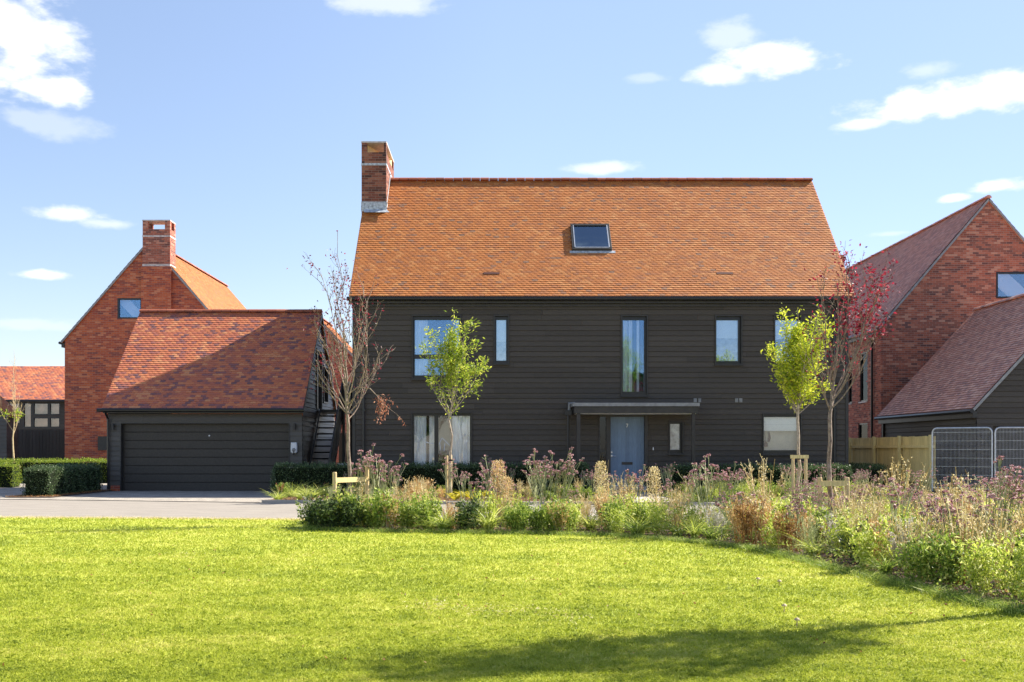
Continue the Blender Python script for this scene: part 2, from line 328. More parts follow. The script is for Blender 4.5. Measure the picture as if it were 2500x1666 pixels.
def wall_rows(O, U, Nn, xr, z0, z1, step, openings, off_bot, off_top, boards=0, seed=0, lip=True, reveal=0):
    """wall surface on plane O + U*u + N*off, xr(z)->(u0,u1); rows of height step (None=one row per break)"""
    mb = MB(); O = Vector(O); U = Vector(U); Nn = Vector(Nn); rg = random.Random(seed)
    P = lambda u, z, o: tuple(O+U*u+Vector((0, 0, z))+Nn*o)
    rows = []
    if step:
        z = z0
        while z < z1-1e-6: rows.append((z, min(z+step, z1))); z += step
    else: rows = [(z0, z1)]
    flip = U.cross(Vector((0, 0, 1))).dot(Nn) < 0
    for (a, b) in rows:
        H = step or (b-a)
        cuts = sorted({a, b} | {q for o in openings for q in (o[2], o[3]) if a < q < b})
        # board ends of this row
        ends = []
        if boards:
            u = xr(a)[0]+rg.uniform(.3, boards)
            while u < xr(a)[1]: ends.append(u); u += boards*rg.uniform(.6, 1.15)
        for c0, c1 in zip(cuts, cuts[1:]):
            gv = .016 if (lip and c0 == a and off_bot > off_top and c1-c0 > .03) else 0
            mid = (c0+c1)/2
            l0, r0 = xr(c0); l1, r1 = xr(c1)
            if r1-l1 < 1e-4 and r0-l0 < 1e-4: continue
            act = sorted([(o[0], o[1]) for o in openings if o[2] <= mid <= o[3]])
            segs = []; cur = None; L_ = 'L'
            pos = 'L'
            for o in act: segs.append((pos, o[0])); pos = o[1]
            segs.append((pos, 'R'))
            for s0, s1 in segs:
                inner = [e for e in ends if (s0 == 'L' or e > s0+.05) and (s1 == 'R' or e < s1-.05)]
                pts = [s0]+inner+[s1]
                for p, q in zip(pts, pts[1:]):
                    pb, pt = (l0, l1) if p == 'L' else (p+.002 if p in inner else p,)*2
                    qb, qt = (r0, r1) if q == 'R' else (q-.002 if q in inner else q,)*2
                    pb = min(pb, qb); pt = min(pt, qt)
                    fb = off_bot+(off_top-off_bot)*(c0-a)/H; ft = off_bot+(off_top-off_bot)*(c1-a)/H
                    A, B, C, D = P(pb, c0+gv, fb), P(qb, c0+gv, fb), P(qt, c1, ft), P(pt, c1, ft)
                    n = len(mb.v)
                    if lip and c0 == a and off_bot > off_top:
                        E, G = P(pb, c0+gv, off_top-.014), P(qb, c0+gv, off_top-.014)
                        mb.v += [A, B, C, D, E, G, P(pb, c0-.001, off_top-.014), P(qb, c0-.001, off_top-.014)]
                        mb.f += [(n, n+1, n+2, n+3), (n+4, n+5, n+1, n), (n+6, n+7, n+5, n+4)] if not flip else [(n+3, n+2, n+1, n), (n, n+1, n+5, n+4), (n+4, n+5, n+7, n+6)]
                    else:
                        mb.v += [A, B, C, D]; mb.f.append((n, n+1, n+2, n+3) if not flip else (n+3, n+2, n+1, n))
    if reveal:
        for (u0, u1, a, b) in openings:
            for (p, q) in (((u0, a), (u1, a)), ((u1, a), (u1, b)), ((u1, b), (u0, b)), ((u0, b), (u0, a))):
                mb.quad(P(p[0], p[1], 0), P(q[0], q[1], 0), P(q[0], q[1], -reveal), P(p[0], p[1], -reveal))
    return mb

def tile_field(O, U, V, W, Ln, gauge=.1, tw=.165, seed=1, tilt=.010, thick=.014, base=.006, skip=None, butt=None):
    """roof tiles on plane O+U*u+V*v ; returns verts, quads"""
    rg = np.random.default_rng(seed)
    O = np.array(O, float); U = np.array(U, float); V = np.array(V, float); Nn = np.cross(U, V)
    if Nn[2] < 0: Nn = -Nn
    rows = int(Ln/gauge)+1; cols = int(W/tw)+2
    uu = []; vv = []
    for r in range(rows):
        u = np.arange(cols)*tw-(tw/2 if r % 2 else 0)
        uu.append(u); vv.append(np.full(cols, r*gauge))
    u = np.concatenate(uu); v = np.concatenate(vv)
    u0 = np.clip(u, 0, W); u1 = np.clip(u+tw-.002, 0, W)
    keep = (u1-u0) > .02
    if skip is not None: keep &= ~skip((u0+u1)/2, v)
    u0, u1, v = u0[keep], u1[keep], v[keep]; n = len(u0)
    jt = rg.normal(0, .0016, n)[:, None]; jl = rg.normal(0, .0009, n)[:, None]; jr = rg.normal(0, .0009, n)[:, None]
    # low frequency waviness
    wv = (np.sin(u0*1.7+v*2.1)+np.sin(u0*3.1-v*1.3))[:, None]*.0025
    um = (u0+u1)/2
    v0 = v[:, None]+jt*1.0; v1 = np.minimum(v+gauge+.012, Ln+.02)[:, None]
    def P(uq, vq, o): return O+uq[:, None]*U+vq*V+o*Nn
    tb = base+tilt+thick+wv; th = base+thick+wv
    pts = [P(u0, v0, tb+jl), P(um, v0, tb+.004+(jl+jr)/2), P(u1, v0, tb+jr),
           P(u0, v1, th+jl-.001), P(um, v1, th+.004+(jl+jr)/2-.001), P(u1, v1, th+jr-.001),
           P(u0, v0, tb-(butt or thick)+jl), P(um, v0, tb-(butt or thick)+(jl+jr)/2+.004), P(u1, v0, tb-(butt or thick)+jr)]
    VV = np.stack(pts, 1).reshape(-1, 3)
    b = (np.arange(n)*9)[:, None]
    q = np.concatenate([b+np.array(f) for f in ((0,1,4,3),(1,2,5,4),(6,7,1,0),(7,8,2,1))])
    cr = np.dot(np.cross(U, V), Nn)
    if cr < 0: q = q[:, ::-1]
    return VV, q
def roof_slope(name, mat, parent, O, U, V, W, Ln, seed=1, slab=True, **k):
    VV, q = tile_field(O, U, V, W, Ln, seed=seed, **k)
    n = len(VV); O = np.array(O, float); U = np.array(U, float); V = np.array(V, float); Nn = np.cross(U, V)
    if Nn[2] < 0: Nn = -Nn
    c = [O+U*a*W+V*b*Ln+Nn*d for d in (-.06, .008) for (a, b) in ((0,0),(1,0),(1,1),(0,1))]
    VV = np.vstack([VV, c])
    sl = np.array([(0,1,2,3),(7,6,5,4),(0,4,5,1),(1,5,6,2),(2,6,7,3),(3,7,4,0)])+n
    q = np.vstack([q, sl])
    return npobj(name, VV, [q], [mat], parent)
def ridge_row(name, mat, parent, a, b, r=.13, seg=.3, k=8, spread=1.0):
    a = Vector(a); b = Vector(b); L_ = (b-a).length; d = (b-a)/L_; n = max(1, round(L_/seg)); s = L_/n
    side = d.cross(Vector((0, 0, 1))).normalized(); mb = MB(); rg = random.Random(5)
    for i in range(n):
        p0 = a+d*(i*s+.006); p1 = a+d*((i+1)*s-.006); h = rg.uniform(-.004, .004); n0 = len(mb.v)
        for p in (p0, p1):
            for j in range(k+1):
                t = math.pi*(.06+.88*j/k); mb.v.append(tuple(p+side*math.cos(t)*r*spread+Vector((0, 0, math.sin(t)*r-r*.45+h))))
        for j in range(k): mb.f.append((n0+j, n0+j+1, n0+k+2+j, n0+k+1+j))
        mb.f.append(tuple(n0+j for j in range(k+1))); mb.f.append(tuple(n0+k+1+j for j in range(k+1))[::-1])
    return mb.build(name, mat, parent)

# ---- image-pixel to place, used once when measuring out the buildings
def X_(px, d): return (px-CX)/F0*d
def Z_(py, d): return CAMZ+(HY-py)/F0*d
def D_(py): return CAMZ*F0/(py-HY)
def GP(px, py): d = D_(py); return (X_(px, d), CAMY+d)

def window(parent, x0, x1, z0, z1, y, panes, glass='glass', label=None, depth=.09, fr=None, sill=True, deep_room=True, behind=None):
    """facing -Y. outer trim rect; panes list of rects"""
    t = .035; w = MB()
    w.box(x0, x1, y-.05, y+.10, z1-t, z1); w.box(x0, x0+t, y-.05, y+.10, z0, z1-t); w.box(x1-t, x1, y-.05, y+.10, z0, z1-t)
    w.box(x0+t, x1-t, y-.045, y+.10, z0, z0+t)
    wo = w.build('window', MT['trim_black'], parent)
    if label: wo['label'] = label
    f = MB(); a, b, c, d = x0+t, x1-t, z0+t, z1-t; g = y+depth
    xs = sorted({p[0] for p in panes}|{p[1] for p in panes}); 
    # frame as a panel with pane holes
    xsv = [a]+xs+[b]; zs = sorted({p[2] for p in panes}|{p[3] for p in panes}); zsv = [c]+zs+[d]
    for i in range(len(xsv)-1):
        for j in range(len(zsv)-1):
            mx, mz = (xsv[i]+xsv[i+1])/2, (zsv[j]+zsv[j+1])/2
            if any(p[0] < mx < p[1] and p[2] < mz < p[3] for p in panes): continue
            if xsv[i+1]-xsv[i] > 1e-4 and zsv[j+1]-zsv[j] > 1e-4: f.box(xsv[i], xsv[i+1], g-.035, g+.03, zsv[j], zsv[j+1])
    f.build('frame', MT['gutter_black'], wo)
    for p in panes:
        boxo('pane', MT[glass], wo, p[0]-.01, p[1]+.01, g, g+.004, p[2]-.01, p[3]+.01)
    if sill: boxo('sill', MT['trim_black'], wo, x0-.02, x1+.02, y-.085, y+.02, z0-.03, z0)
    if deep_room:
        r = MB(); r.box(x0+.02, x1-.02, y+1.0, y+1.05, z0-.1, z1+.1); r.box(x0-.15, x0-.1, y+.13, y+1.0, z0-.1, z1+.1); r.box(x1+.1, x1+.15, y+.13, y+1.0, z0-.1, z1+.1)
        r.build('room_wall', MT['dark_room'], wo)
    return wo
def curtain(parent, x0, x1, z0, z1, y, amp=.03, n=9, mat='curtain', name='curtain'):
    mb = MB(); k = max(4, int(n*6)); 
    for i in range(k+1):
        x = x0+(x1-x0)*i/k; yy = y+amp*math.sin(2*math.pi*n*i/k+.6*math.sin(i*.7)); mb.v += [(x, yy, z0), (x, yy, z1)]
    for i in range(k): mb.f.append((2*i, 2*i+2, 2*i+3, 2*i+1))
    return mb.build(name, MT[mat], parent, smooth=True)

# ------------------------------------------------------------------ ground
def sheet(name, pts, z, mat, kind='structure'):
    me = bpy.data.meshes.new(name); me.from_pydata([(p[0], p[1], z) for p in pts], [], [tuple(range(len(pts)))])
    me.materials.append(mat); me.update(); o = link(bpy.data.objects.new(name, me)); o['kind'] = kind; return o
def soilmat():
    m, N, L, B = M_('soil'); co = texco(N, L); v = nz(N, L, co, 18, 6, .7); v2 = nz(N, L, co, 1.2, 3)
    r = ramp(N, [(.3, (.03, .018, .012)), (.55, (.10, .055, .035)), (.75, (.22, .14, .09))]); L.new(v, r.inputs[0]); L.new(r.outputs[0], B.inputs['Base Color'])
    B.inputs['Roughness'].default_value = .95; bump(N, L, v, .9, .05, B); return m
def grassmat(name, blade=False):
    m, N, L, B = M_(name)
    t = N.new('ShaderNodeTexCoord'); 
    def mp(s): 
        q = N.new('ShaderNodeMapping'); q.inputs['Scale'].default_value = s; L.new(t.outputs['Object'], q.inputs[0]); return q.outputs[0]
    a = nz(N, L, mp((.5, 1.0, .5)), 1.1, 5, .6); b = nz(N, L, mp((1, 1.7, 1)), 5.0, 4, .6)
    ad = N.new('ShaderNodeMath'); ad.operation = 'ADD'; L.new(a, ad.inputs[0]); L.new(b, ad.inputs[1])
    if blade:
        i = N.new('ShaderNodeMath'); i.operation = 'MULTIPLY_ADD'; L.new(island(N), i.inputs[0]); i.inputs[1].default_value = .38; L.new(ad.outputs[0], i.inputs[2]); s = i.outputs[0]; k = .19
    else: s = ad.outputs[0]; k = 0
    r = ramp(N, [(.30+k/2, (.15, .20, .03)), (.44+k/2, (.31, .37, .035)), (.54+k/2, (.44, .48, .055)), (.68+k/2, (.60, .58, .16))])
    hf = N.new('ShaderNodeMath'); hf.operation = 'MULTIPLY'; L.new(s, hf.inputs[0]); hf.inputs[1].default_value = .5 if not blade else .5
    L.new(hf.outputs[0], r.inputs[0]); L.new(r.outputs[0], B.inputs['Base Color'])
    B.inputs['Roughness'].default_value = .6; B.inputs['Specular IOR Level'].default_value = .25
    if blade:
        tr = N.new('ShaderNodeBsdfTranslucent'); L.new(r.outputs[0], tr.inputs[0]); mx = N.new('ShaderNodeMixShader'); mx.inputs[0].default_value = .4
        L.new(B.outputs[0], mx.inputs[1]); L.new(tr.outputs[0], mx.inputs[2]); L.new(mx.outputs[0], N['Material Output'].inputs[0])
    else: bump(N, L, nz(N, L, mp((1, 1, 1)), 60, 4, .7), .6, .03, B)
    return m
def roadmat(name, c, scale=3.0, blocks=False):
    m, N, L, B = M_(name); co = texco(N, L); a = nz(N, L, texco(N, L, (.35, 1.2, 1)), scale, 6, .65); g = nz(N, L, co, 130, 3, .7)
    r = ramp(N, [(.3, tuple(x*.82 for x in c)), (.7, tuple(x*1.14 for x in c))]); L.new(a, r.inputs[0])
    rr = ramp(N, [(.3, (.75, .75, .75)), (.7, (1.2, 1.2, 1.2))]); L.new(g, rr.inputs[0])
    cc = mixc(N, L, 1.0, r.outputs[0], rr.outputs[0], 'MULTIPLY')
    if blocks:
        b = N.new('ShaderNodeTexBrick'); b.inputs['Scale'].default_value = 1; b.inputs['Brick Width'].default_value = .2; b.inputs['Row Height'].default_value = .1
        b.inputs['Mortar Size'].default_value = .005; b.inputs['Color1'].default_value = (.7, .7, .7, 1); b.inputs['Color2'].default_value = (1.25, 1.25, 1.25, 1); b.inputs['Mortar'].default_value = (.3, .3, .3, 1)
        L.new(co, b.inputs['Vector']); cc = mixc(N, L, 1.0, cc, b.outputs[0], 'MULTIPLY')
    L.new(cc, B.inputs['Base Color']); B.inputs['Roughness'].default_value = .9; bump(N, L, g, .4, .008, B); return m
MT['soil'] = soilmat(); MT['turf'] = grassmat('turf'); MT['blade'] = grassmat('blade', True)
MT['asphalt'] = roadmat('asphalt', (.27, .24, .20)); MT['paving'] = roadmat('paving', (.36, .32, .265), blocks=True)
MT['kerbstone'] = roadmat('kerbstone', (.42, .38, .32)); MT['pathstone'] = roadmat('pathstone', (.48, .43, .36))
sheet('ground', [(-600, -300), (600, -300), (600, 900), (-600, 900)], -.03, roadmat('far_ground', (.22, .21, .19)))
lawn_edge = [GP(-400, 1262), GP(0, 1265), GP(350, 1267), GP(700, 1270), GP(1200, 1272), GP(1900, 1272), GP(3200, 1272)]
kerb_line = [GP(-500, 1217), GP(0, 1219.5), GP(300, 1223), GP(620, 1227.5), GP(900, 1230), GP(1240, 1232), GP(1600, 1234), GP(2000, 1235), GP(2600, 1235), GP(3200, 1235)]
sheet('road', [(p[0], p[1]) for p in kerb_line]+[(30, -11.9), (30, -15), (-20, -15)][:0]+[(p[0], p[1]-.25) for p in lawn_edge[::-1]], 0, MT['asphalt'])
sheet('lawn', [(-24, -31), (24, -31)]+lawn_edge[::-1], .012, MT['turf'])
# paved yards behind the kerb line (garage drive on the left, house drive on the right)
KX = [p[0] for p in kerb_line]; KY = [p[1] for p in kerb_line]
def kerbY(x): return float(np.interp(x, KX, KY))
def strip(x0, x1, yb, n=12, off=0):
    xs = [x0+(x1-x0)*i/n for i in range(n+1)]
    return [(x, kerbY(x)+off) for x in xs]+[(x1, yb), (x0, yb)]
sheet('driveway', strip(-20, -5.7, 9.0), .004, MT['paving'])
sheet('yard_paving', strip(10.2, 24, -1.0), .004, MT['paving'])
def kerb(x0, x1, up=.03, name='kerb', mat='kerbstone', w=.14):
    mb = MB(); n = max(2, int((x1-x0)/.9)); rr = random.Random(3)
    for i in range(n):
        a = x0+(x1-x0)*i/n+.004; b = x0+(x1-x0)*(i+1)/n-.004; ya, yb = kerbY(a), kerbY(b); k0 = len(mb.v)
        for (x, y) in ((a, ya), (b, yb), (b, yb+w), (a, ya+w)):
            for z in (-.02, up): mb.v.append((x, y, z))
        for q in ((1,3,5,7),(0,2,3,1),(2,4,5,3),(4,6,7,5),(6,0,1,7)): mb.f.append(tuple(k0+j for j in q))
    o = mb.build(name, MT[mat]); o['kind'] = 'structure'; return o
kerb(-20, -5.75, .012, 'kerb', 'strap', .05)
kerb(-5.7, 10.15, .07)
kerb(10.2, 24, .02)
bedL = sheet('flower_bed', strip(-5.7, 2.85, -.02, off=.12), .03, MT['soil'])
bedR = sheet('flower_bed', strip(4.35, 10.15, -.02, off=.12), .03, MT['soil'])
sheet('garden_path', strip(2.9, 4.3, -.0, off=.12), .034, MT['pathstone'])
hb = [(-13.05, -3.3), (-11.8, -3.3), (-11.75, 1.3), (-13.1, 1.3)]
sheet('hedge_bed', hb, .02, MT['soil'])
NB = [(-3.1, 17.6), (-2.95, 16.7), (-2.0, 16.25), (-.74, 16.05), (.49, 15.85), (1.68, 15.5), (2.42, 14.7), (3.0, 14.0), (3.36, 13.1), (3.5, 12.0), (3.62, 11.0), (3.78, 10.1), (3.88, 9.4), (3.98, 8.8), (4.08, 8.3), (4.3, 7.4), (4.5, 6.6), (9.6, 6.6), (11.6, 18.85), (-3.0, 18.9)]
NBY = [(x, d+CAMY) for x, d in NB]
sheet('flower_bed', NBY, .024, MT['soil'])
def inpoly(x, y, poly):
    x = np.asarray(x); y = np.asarray(y); c = np.zeros(x.shape, bool); n = len(poly)
    for i in range(n):
        x0, y0 = poly[i]; x1, y1 = poly[(i+1) % n]
        hit = ((y0 > y) != (y1 > y)) & (x < (x1-x0)*(y-y0)/((y1-y0) if y1 != y0 else 1e-9)+x0)
        c ^= hit
    return c

# ------------------------------------------------------------------ foliage primitives (numpy)
def leaves(P, Dr, Ln, Wd, rg, fold=.25):
    """rhombus leaves at P pointing Dr"""
    n = len(P); Dr = Dr/np.linalg.norm(Dr, axis=1, keepdims=True)
    rnd = rg.normal(size=(n, 3)); S = np.cross(Dr, rnd); S /= np.linalg.norm(S, axis=1, keepdims=True)+1e-9; Nn = np.cross(Dr, S)
    Ln = np.broadcast_to(Ln, (n,))[:, None]; Wd = np.broadcast_to(Wd, (n,))[:, None]
    a = P; b = P+Dr*Ln*.45+S*Wd/2+Nn*Wd*fold; c = P+Dr*Ln-Nn*Wd*fold*.5; d = P+Dr*Ln*.45-S*Wd/2+Nn*Wd*fold
    V = np.stack([a, b, c, d], 1).reshape(-1, 3); q = (np.arange(n)*4)[:, None]+np.arange(4)
    return V, q
def blades(P, Dr, H, W, bend, rg, segs=3):
    """arching blades; Dr = initial unit dir, bend = horizontal outward vector scaled"""
    n = len(P); side = np.cross(Dr, np.array([0, 0, 1.0]))+rg.normal(size=(n, 3))*.3; side /= np.linalg.norm(side, axis=1, keepdims=True)
    H = np.broadcast_to(H, (n,))[:, None]; W = np.broadcast_to(W, (n,))[:, None]
    rows = []
    for i in range(segs+1):
        t = i/segs; c = P+Dr*H*t+bend*H*t*t; w = W*(1-t*.92)/2*(1 if i else .8)
        rows += [c-side*w, c+side*w]
    V = np.stack(rows, 1).reshape(-1, 3); k = 2*(segs+1); b = (np.arange(n)*k)[:, None]
    q = np.concatenate([b+np.array((2*i, 2*i+1, 2*i+3, 2*i+2)) for i in range(segs)]); return V, q
def stick(P0, P1, r0, r1, mid=None):
    """thin 3-sided straight stems"""
    n = len(P0); d = P1-P0; d = d/np.linalg.norm(d, axis=1, keepdims=True)+1e-9
    ref = np.tile(np.array([.3, .9, .2]), (n, 1)); s = np.cross(d, ref); s /= np.linalg.norm(s, axis=1, keepdims=True); u = np.cross(d, s)
    pts = []
    for (P, r) in ((P0, r0), (P1, r1)):
        r = np.broadcast_to(r, (n,))[:, None]
        for j in range(3):
            t = 2*math.pi*j/3; pts.append(P+(s*math.cos(t)+u*math.sin(t))*r)
    V = np.stack(pts, 1).reshape(-1, 3); b = (np.arange(n)*6)[:, None]
    q = np.concatenate([b+np.array(f) for f in ((0,1,4,3),(1,2,5,4),(2,0,3,5))]); return V, q
def heads(P, r, rg, flat=.55, bits=9):
    """flower heads: clusters of small petals-quads"""
    n = len(P); PP = np.repeat(P, bits, 0); N_ = len(PP); dr = rg.normal(size=(N_, 3)); dr[:, 2] = np.abs(dr[:, 2])*.7+.15; dr /= np.linalg.norm(dr, axis=1, keepdims=True)
    rr = np.repeat(np.broadcast_to(r, (n,)), bits)
    off = dr*rr[:, None]*np.array([.75, .75, flat*.7]); return leaves(PP+off*.4-np.array([0, 0, .004]), dr*np.array([1, 1, .6]), rr*.95, rr*1.1, rg, .1)
class Acc:
    def __init__(s): s.V = []; s.Q = []; s.M = []; s.n = 0
    def add(s, VQ, mi=0):
        V, Q = VQ; s.V.append(V); s.Q.append(Q+s.n); s.M.append(np.full(len(Q), mi)); s.n += len(V)
    def obj(s, name, mats, parent=None, local=False): return npobj(name, np.vstack(s.V), [np.vstack(s.Q)], mats, parent, np.concatenate(s.M), local=local)
def rdir(rg, n, spread):
    a = rg.uniform(0, 2*math.pi, n); t = rg.uniform(0, spread, n)**.8*spread**.2 if spread > 0 else np.zeros(n)
    return np.stack([np.cos(a)*np.sin(t), np.sin(a)*np.sin(t), np.cos(t)], 1)

# ================================================================== MAIN HOUSE
XL, XR_, EZ, RZ, RY = -4.30, 10.22, 5.72, 10.10, 4.03
mh = thing('house', 'large black timber-clad two-storey house with an orange tiled roof and a blue front door', 'house', (2.9, 0, 0))
s0 = 83.0
def hx(px): return (px-CX)/s0
def hz(py): return CAMZ+(HY-py)/s0
WINS = {  # px rect of outer trim
 'w1': (1005, 1126, 769, 926), 'w2': (1205, 1243, 769, 888.5), 'w3': (1004, 1153, 1006.5, 1192), 'w4': (1515.5, 1581.5, 769.5, 966.5),
 'w5': (1745, 1812, 769.5, 890.5), 'w6': (1889, 1957, 769.5, 890.5), 'w7': (1861, 1957, 1009, 1109.5), 'w8': (1632, 1668.5, 1029, 1108.5)}
WR = {k: (hx(a), hx(b), hz(d), hz(c)) for k, (a, b, c, d) in WINS.items()}
DOOR = (hx(1462), hx(1581), .04, hz(1012))
ops = [(r[0]-XL+.01, r[1]-XL-.01, r[2]+.01, r[3]-.01) for r in WR.values()]+[(DOOR[0]-XL, DOOR[1]-XL, 0, DOOR[3])]
W_ = XR_-XL
wall_rows((XL, 0, 0), (1, 0, 0), (0, -1, 0), lambda z: (0, W_), .0, 5.62, .1535, ops, .024, .004, boards=4.2, seed=4).build('wall', MT['board_black'], mh)
gab = lambda D, ez, rz: (lambda z: (0, D) if z <= ez else ((z-ez)/(rz-ez)*D/2, D-(z-ez)/(rz-ez)*D/2))
wall_rows((XL, 8.06, 0), (0, -1, 0), (-1, 0, 0), gab(8.06, EZ, RZ), 0, RZ, .1535, [], .024, .004, boards=4, seed=5).build('gable_wall', MT['board_black'], mh)
wall_rows((XR_, 0, 0), (0, 1, 0), (1, 0, 0), gab(8.06, EZ, RZ), 0, RZ, .1535, [], .024, .004, boards=4, seed=6).build('gable_wall', MT['board_black'], mh)
wall_rows((XR_, 8.06, 0), (-1, 0, 0), (0, 1, 0), lambda z: (0, W_), 0, EZ, .1535, [], .024, .004, boards=4, seed=7).build('rear_wall', MT['board_black'], mh)
for x in (XL-.03, XR_-.055): boxo('corner_board', MT['trim_black'], mh, x, x+.085, -.035, .05, 0, 5.6)
pv = np.array([0, 4.03+.2, RZ-EZ+.0]); pv[2] = 4.73; 
RO = np.array([XL-.10, -.20, 5.74]); RV = np.array([0, RY-(-.20), RZ+.06-5.74]); RL = np.linalg.norm(RV); RV = RV/RL; RW = W_+.26
# skylight in roof coordinates
def on_roof(px, py, O=RO, V=RV):
    Nn = np.cross([1, 0, 0], V); r = np.array([(px-CX)/F0, 1, (HY-py)/F0]); c = np.array([0, CAMY, CAMZ]); t = (O-c).dot(Nn)/r.dot(Nn); p = c+r*t
    return (p-O)[0], (p-O).dot(V)
ua, vb = on_roof(1397, 615); ub, _ = on_roof(1494, 615); _, vt = on_roof(1440, 554)
chx0, chx1, chy0, chy1 = -4.42, -3.63, 2.72, 5.15
def skipm(u, v): return ((u > ua+.02) & (u < ub-.02) & (v > vb-.04) & (v < vt-.08))
roof = roof_slope('roof', MT['roof_orange'], mh, RO, (1, 0, 0), RV, RW, RL, seed=11, skip=skipm, tilt=.013, thick=.022)
BV = np.array([0, -RV[1], RV[2]]); bo = np.array([XL-.10, 8.26, 5.74])
roof_slope('roof', MT['roof_orange'], mh, bo, (1, 0, 0), BV, RW, RL, seed=12, gauge=.2, tw=.33)
ridge_row('ridge', MT['ridge_red'], roof, (chx1, RY, RZ+.13), (XL-.10+RW, RY, RZ+.13))
fl = MB(); rU = Vector((1, 0, 0)); rV = Vector(RV); rN = rU.cross(rV)
def rp(u, v, n): return tuple(Vector(RO)+rU*u+rV*v+rN*n)
def rbox(mb, u0, u1, v0, v1, n0, n1):
    k = len(mb.v)
    for n in (n0, n1):
        for (u, v) in ((u0, v0), (u1, v0), (u1, v1), (u0, v1)): mb.v.append(rp(u, v, n))
    for q in ((0,3,2,1),(4,5,6,7),(0,1,5,4),(1,2,6,5),(2,3,7,6),(3,0,4,7)): mb.f.append(tuple(k+i for i in q))
# skylight: a part of the house
sk = MB(); t = .085
rbox(sk, ua, ub, vt-t, vt, .01, .125); rbox(sk, ua, ub, vb, vb+t, .01, .115); rbox(sk, ua, ua+t, vb+t, vt-t, .01, .12); rbox(sk, ub-t, ub, vb+t, vt-t, .01, .12)
sko = sk.build('skylight', MT['trim_black'], mh, bevel=.006)
g = MB(); rbox(g, ua+t-.01, ub-t+.01, vb+t-.01, vt-t+.01, .085, .089); g.build('pane', MT['glass'], sko)
g = MB(); rbox(g, ua+t, ub-t, vb+t, vt-t-.32, .03, .04); g.build('blind', MT['shade_blind'], sko)
g = MB(); rbox(g, ua+t, ub-t, vt-t-.32, vt-t, .032, .042); g.build('blind', MT['blind'], sko)
g = MB(); rbox(g, ua-.08, ub+.1, vb-.11, vb, .03, .045); g.build('flashing', MT['lead'], sko)
g = MB(); rbox(g, ua+t-.015, ua+t+.012, vb+t, vt-t, .09, .128); rbox(g, ub-t-.012, ub-t+.02, vb+t, vt-t, .09, .128); rbox(g, ua+t, ub-t, vb+t-.02, vb+t+.006, .09, .122); g.build('trim', MT['galv'], sko)
for (px, py) in ((1200, 670), (1769, 670)):
    u, v = on_roof(px, py); g = MB(); rbox(g, u-.24, u+.24, v-.05, v+.05, .03, .05); g.build('roof_vent', MT['brown'], roof)
# verge undercloak strips
for (a_, b_) in ((-.012, .03), (RW-.03, RW+.012)):
    g = MB(); rbox(g, a_, b_, -.02, RL, -.10, .012); g.build('verge', MT['roof_brown'], roof)
# gutter, fascia
g = MB(); g.tube([(XL-.16, -.27, 5.67), (XL-.16+RW+.1, -.27, 5.67)], .062, 10); gut = g.build('gutter', MT['gutter_black'], mh, smooth=False)
boxo('fascia', MT['trim_black'], mh, XL-.12, XR_+.12, -.20, -.025, 5.55, 5.70, bevel=.004)
boxo('fascia_board', MT['trim_black'], mh, XL-.04, XR_+.04, -.075, -.028, 5.47, 5.548)
for px in (889, 2036):
    g = MB(); x = hx(px); g.tube([(x, -.27, 5.62), (x, -.26, 5.55), (x, -.09, 5.32), (x, -.085, 5.2), (x, -.085, .0)], .036, 8)
    dp = g.build('downpipe', MT['gutter_black'], mh)
    g = MB()
    for z in (.6, 2.4, 4.2, 5.15): g.box(x-.05, x+.05, -.125, -.02, z, z+.05)
    g.build('bracket', MT['gutter_black'], dp)
# chimney
def chimney(parent, x0, x1, y0, y1, zb, zt, mat, pierl, pierr, op_h, bands, inner=None, cap_t=.05, sidep=.18):
    ch = boxo('chimney', mat, parent, x0, x1, y0, y1, zb, zt-cap_t-op_h)
    g = MB(); zo = zt-cap_t-op_h; m = (zo+zt-cap_t)/2
    for (a, b) in ((x0, x0+pierl), (x1-pierr, x1)):
        for (c, d) in ((y0, y0+sidep), (y1-sidep, y1)): boxo('cap_pier', mat, ch, a, b, c, d, zo, zt-cap_t)
    boxo('cap', MT['lead_white'], ch, x0-.01, x1+.01, y0-.01, y1+.01, zt-cap_t, zt)
    for (a, b, mt) in bands: boxo('lead_band', MT[mt], ch, x0-.012, x1+.012, y0-.012, y1+.012, a, b)
    if inner: g = MB(); g.bar((x0+pierl-.05, y0+.22, (zo+zt-cap_t)/2), (x1-pierr+.04, y1-.5, (zo+zt-cap_t)/2), .04, zt-cap_t-zo-.004); g.build('flue_lining', MT['buff'], ch)  # lining slab set diagonally so the sun lights it inside the opening
    return ch
ch = chimney(mh, chx0, chx1, chy0, chy1, 0, 11.13, MT['brick_brown'], .17, .08, .30, [(10.36, 10.43, 'lead'), (9.05-.02, 9.20, 'lead')], inner=.3)
g = MB(); g.poly([(chx0-.015, chy0-.02, 9.05), (chx1+.02, chy0-.02, 9.05), (chx1+.02, chy0-.02, 8.93), (chx0-.015, chy0-.02, 8.88)])
g.poly([(chx0+.08, chy0-.02, 8.95), (chx1+.02, chy0-.02, 8.95), (chx1+.12, chy0-.19, 8.82), (chx0+.1, chy0-.19, 8.82)])
g.poly([(chx1+.012, chy0, 9.15), (chx1+.012, RY, 10.55), (chx1+.012, RY, 10.42), (chx1+.012, chy0, 9.0)])
g.build('flashing', MT['lead'], ch)

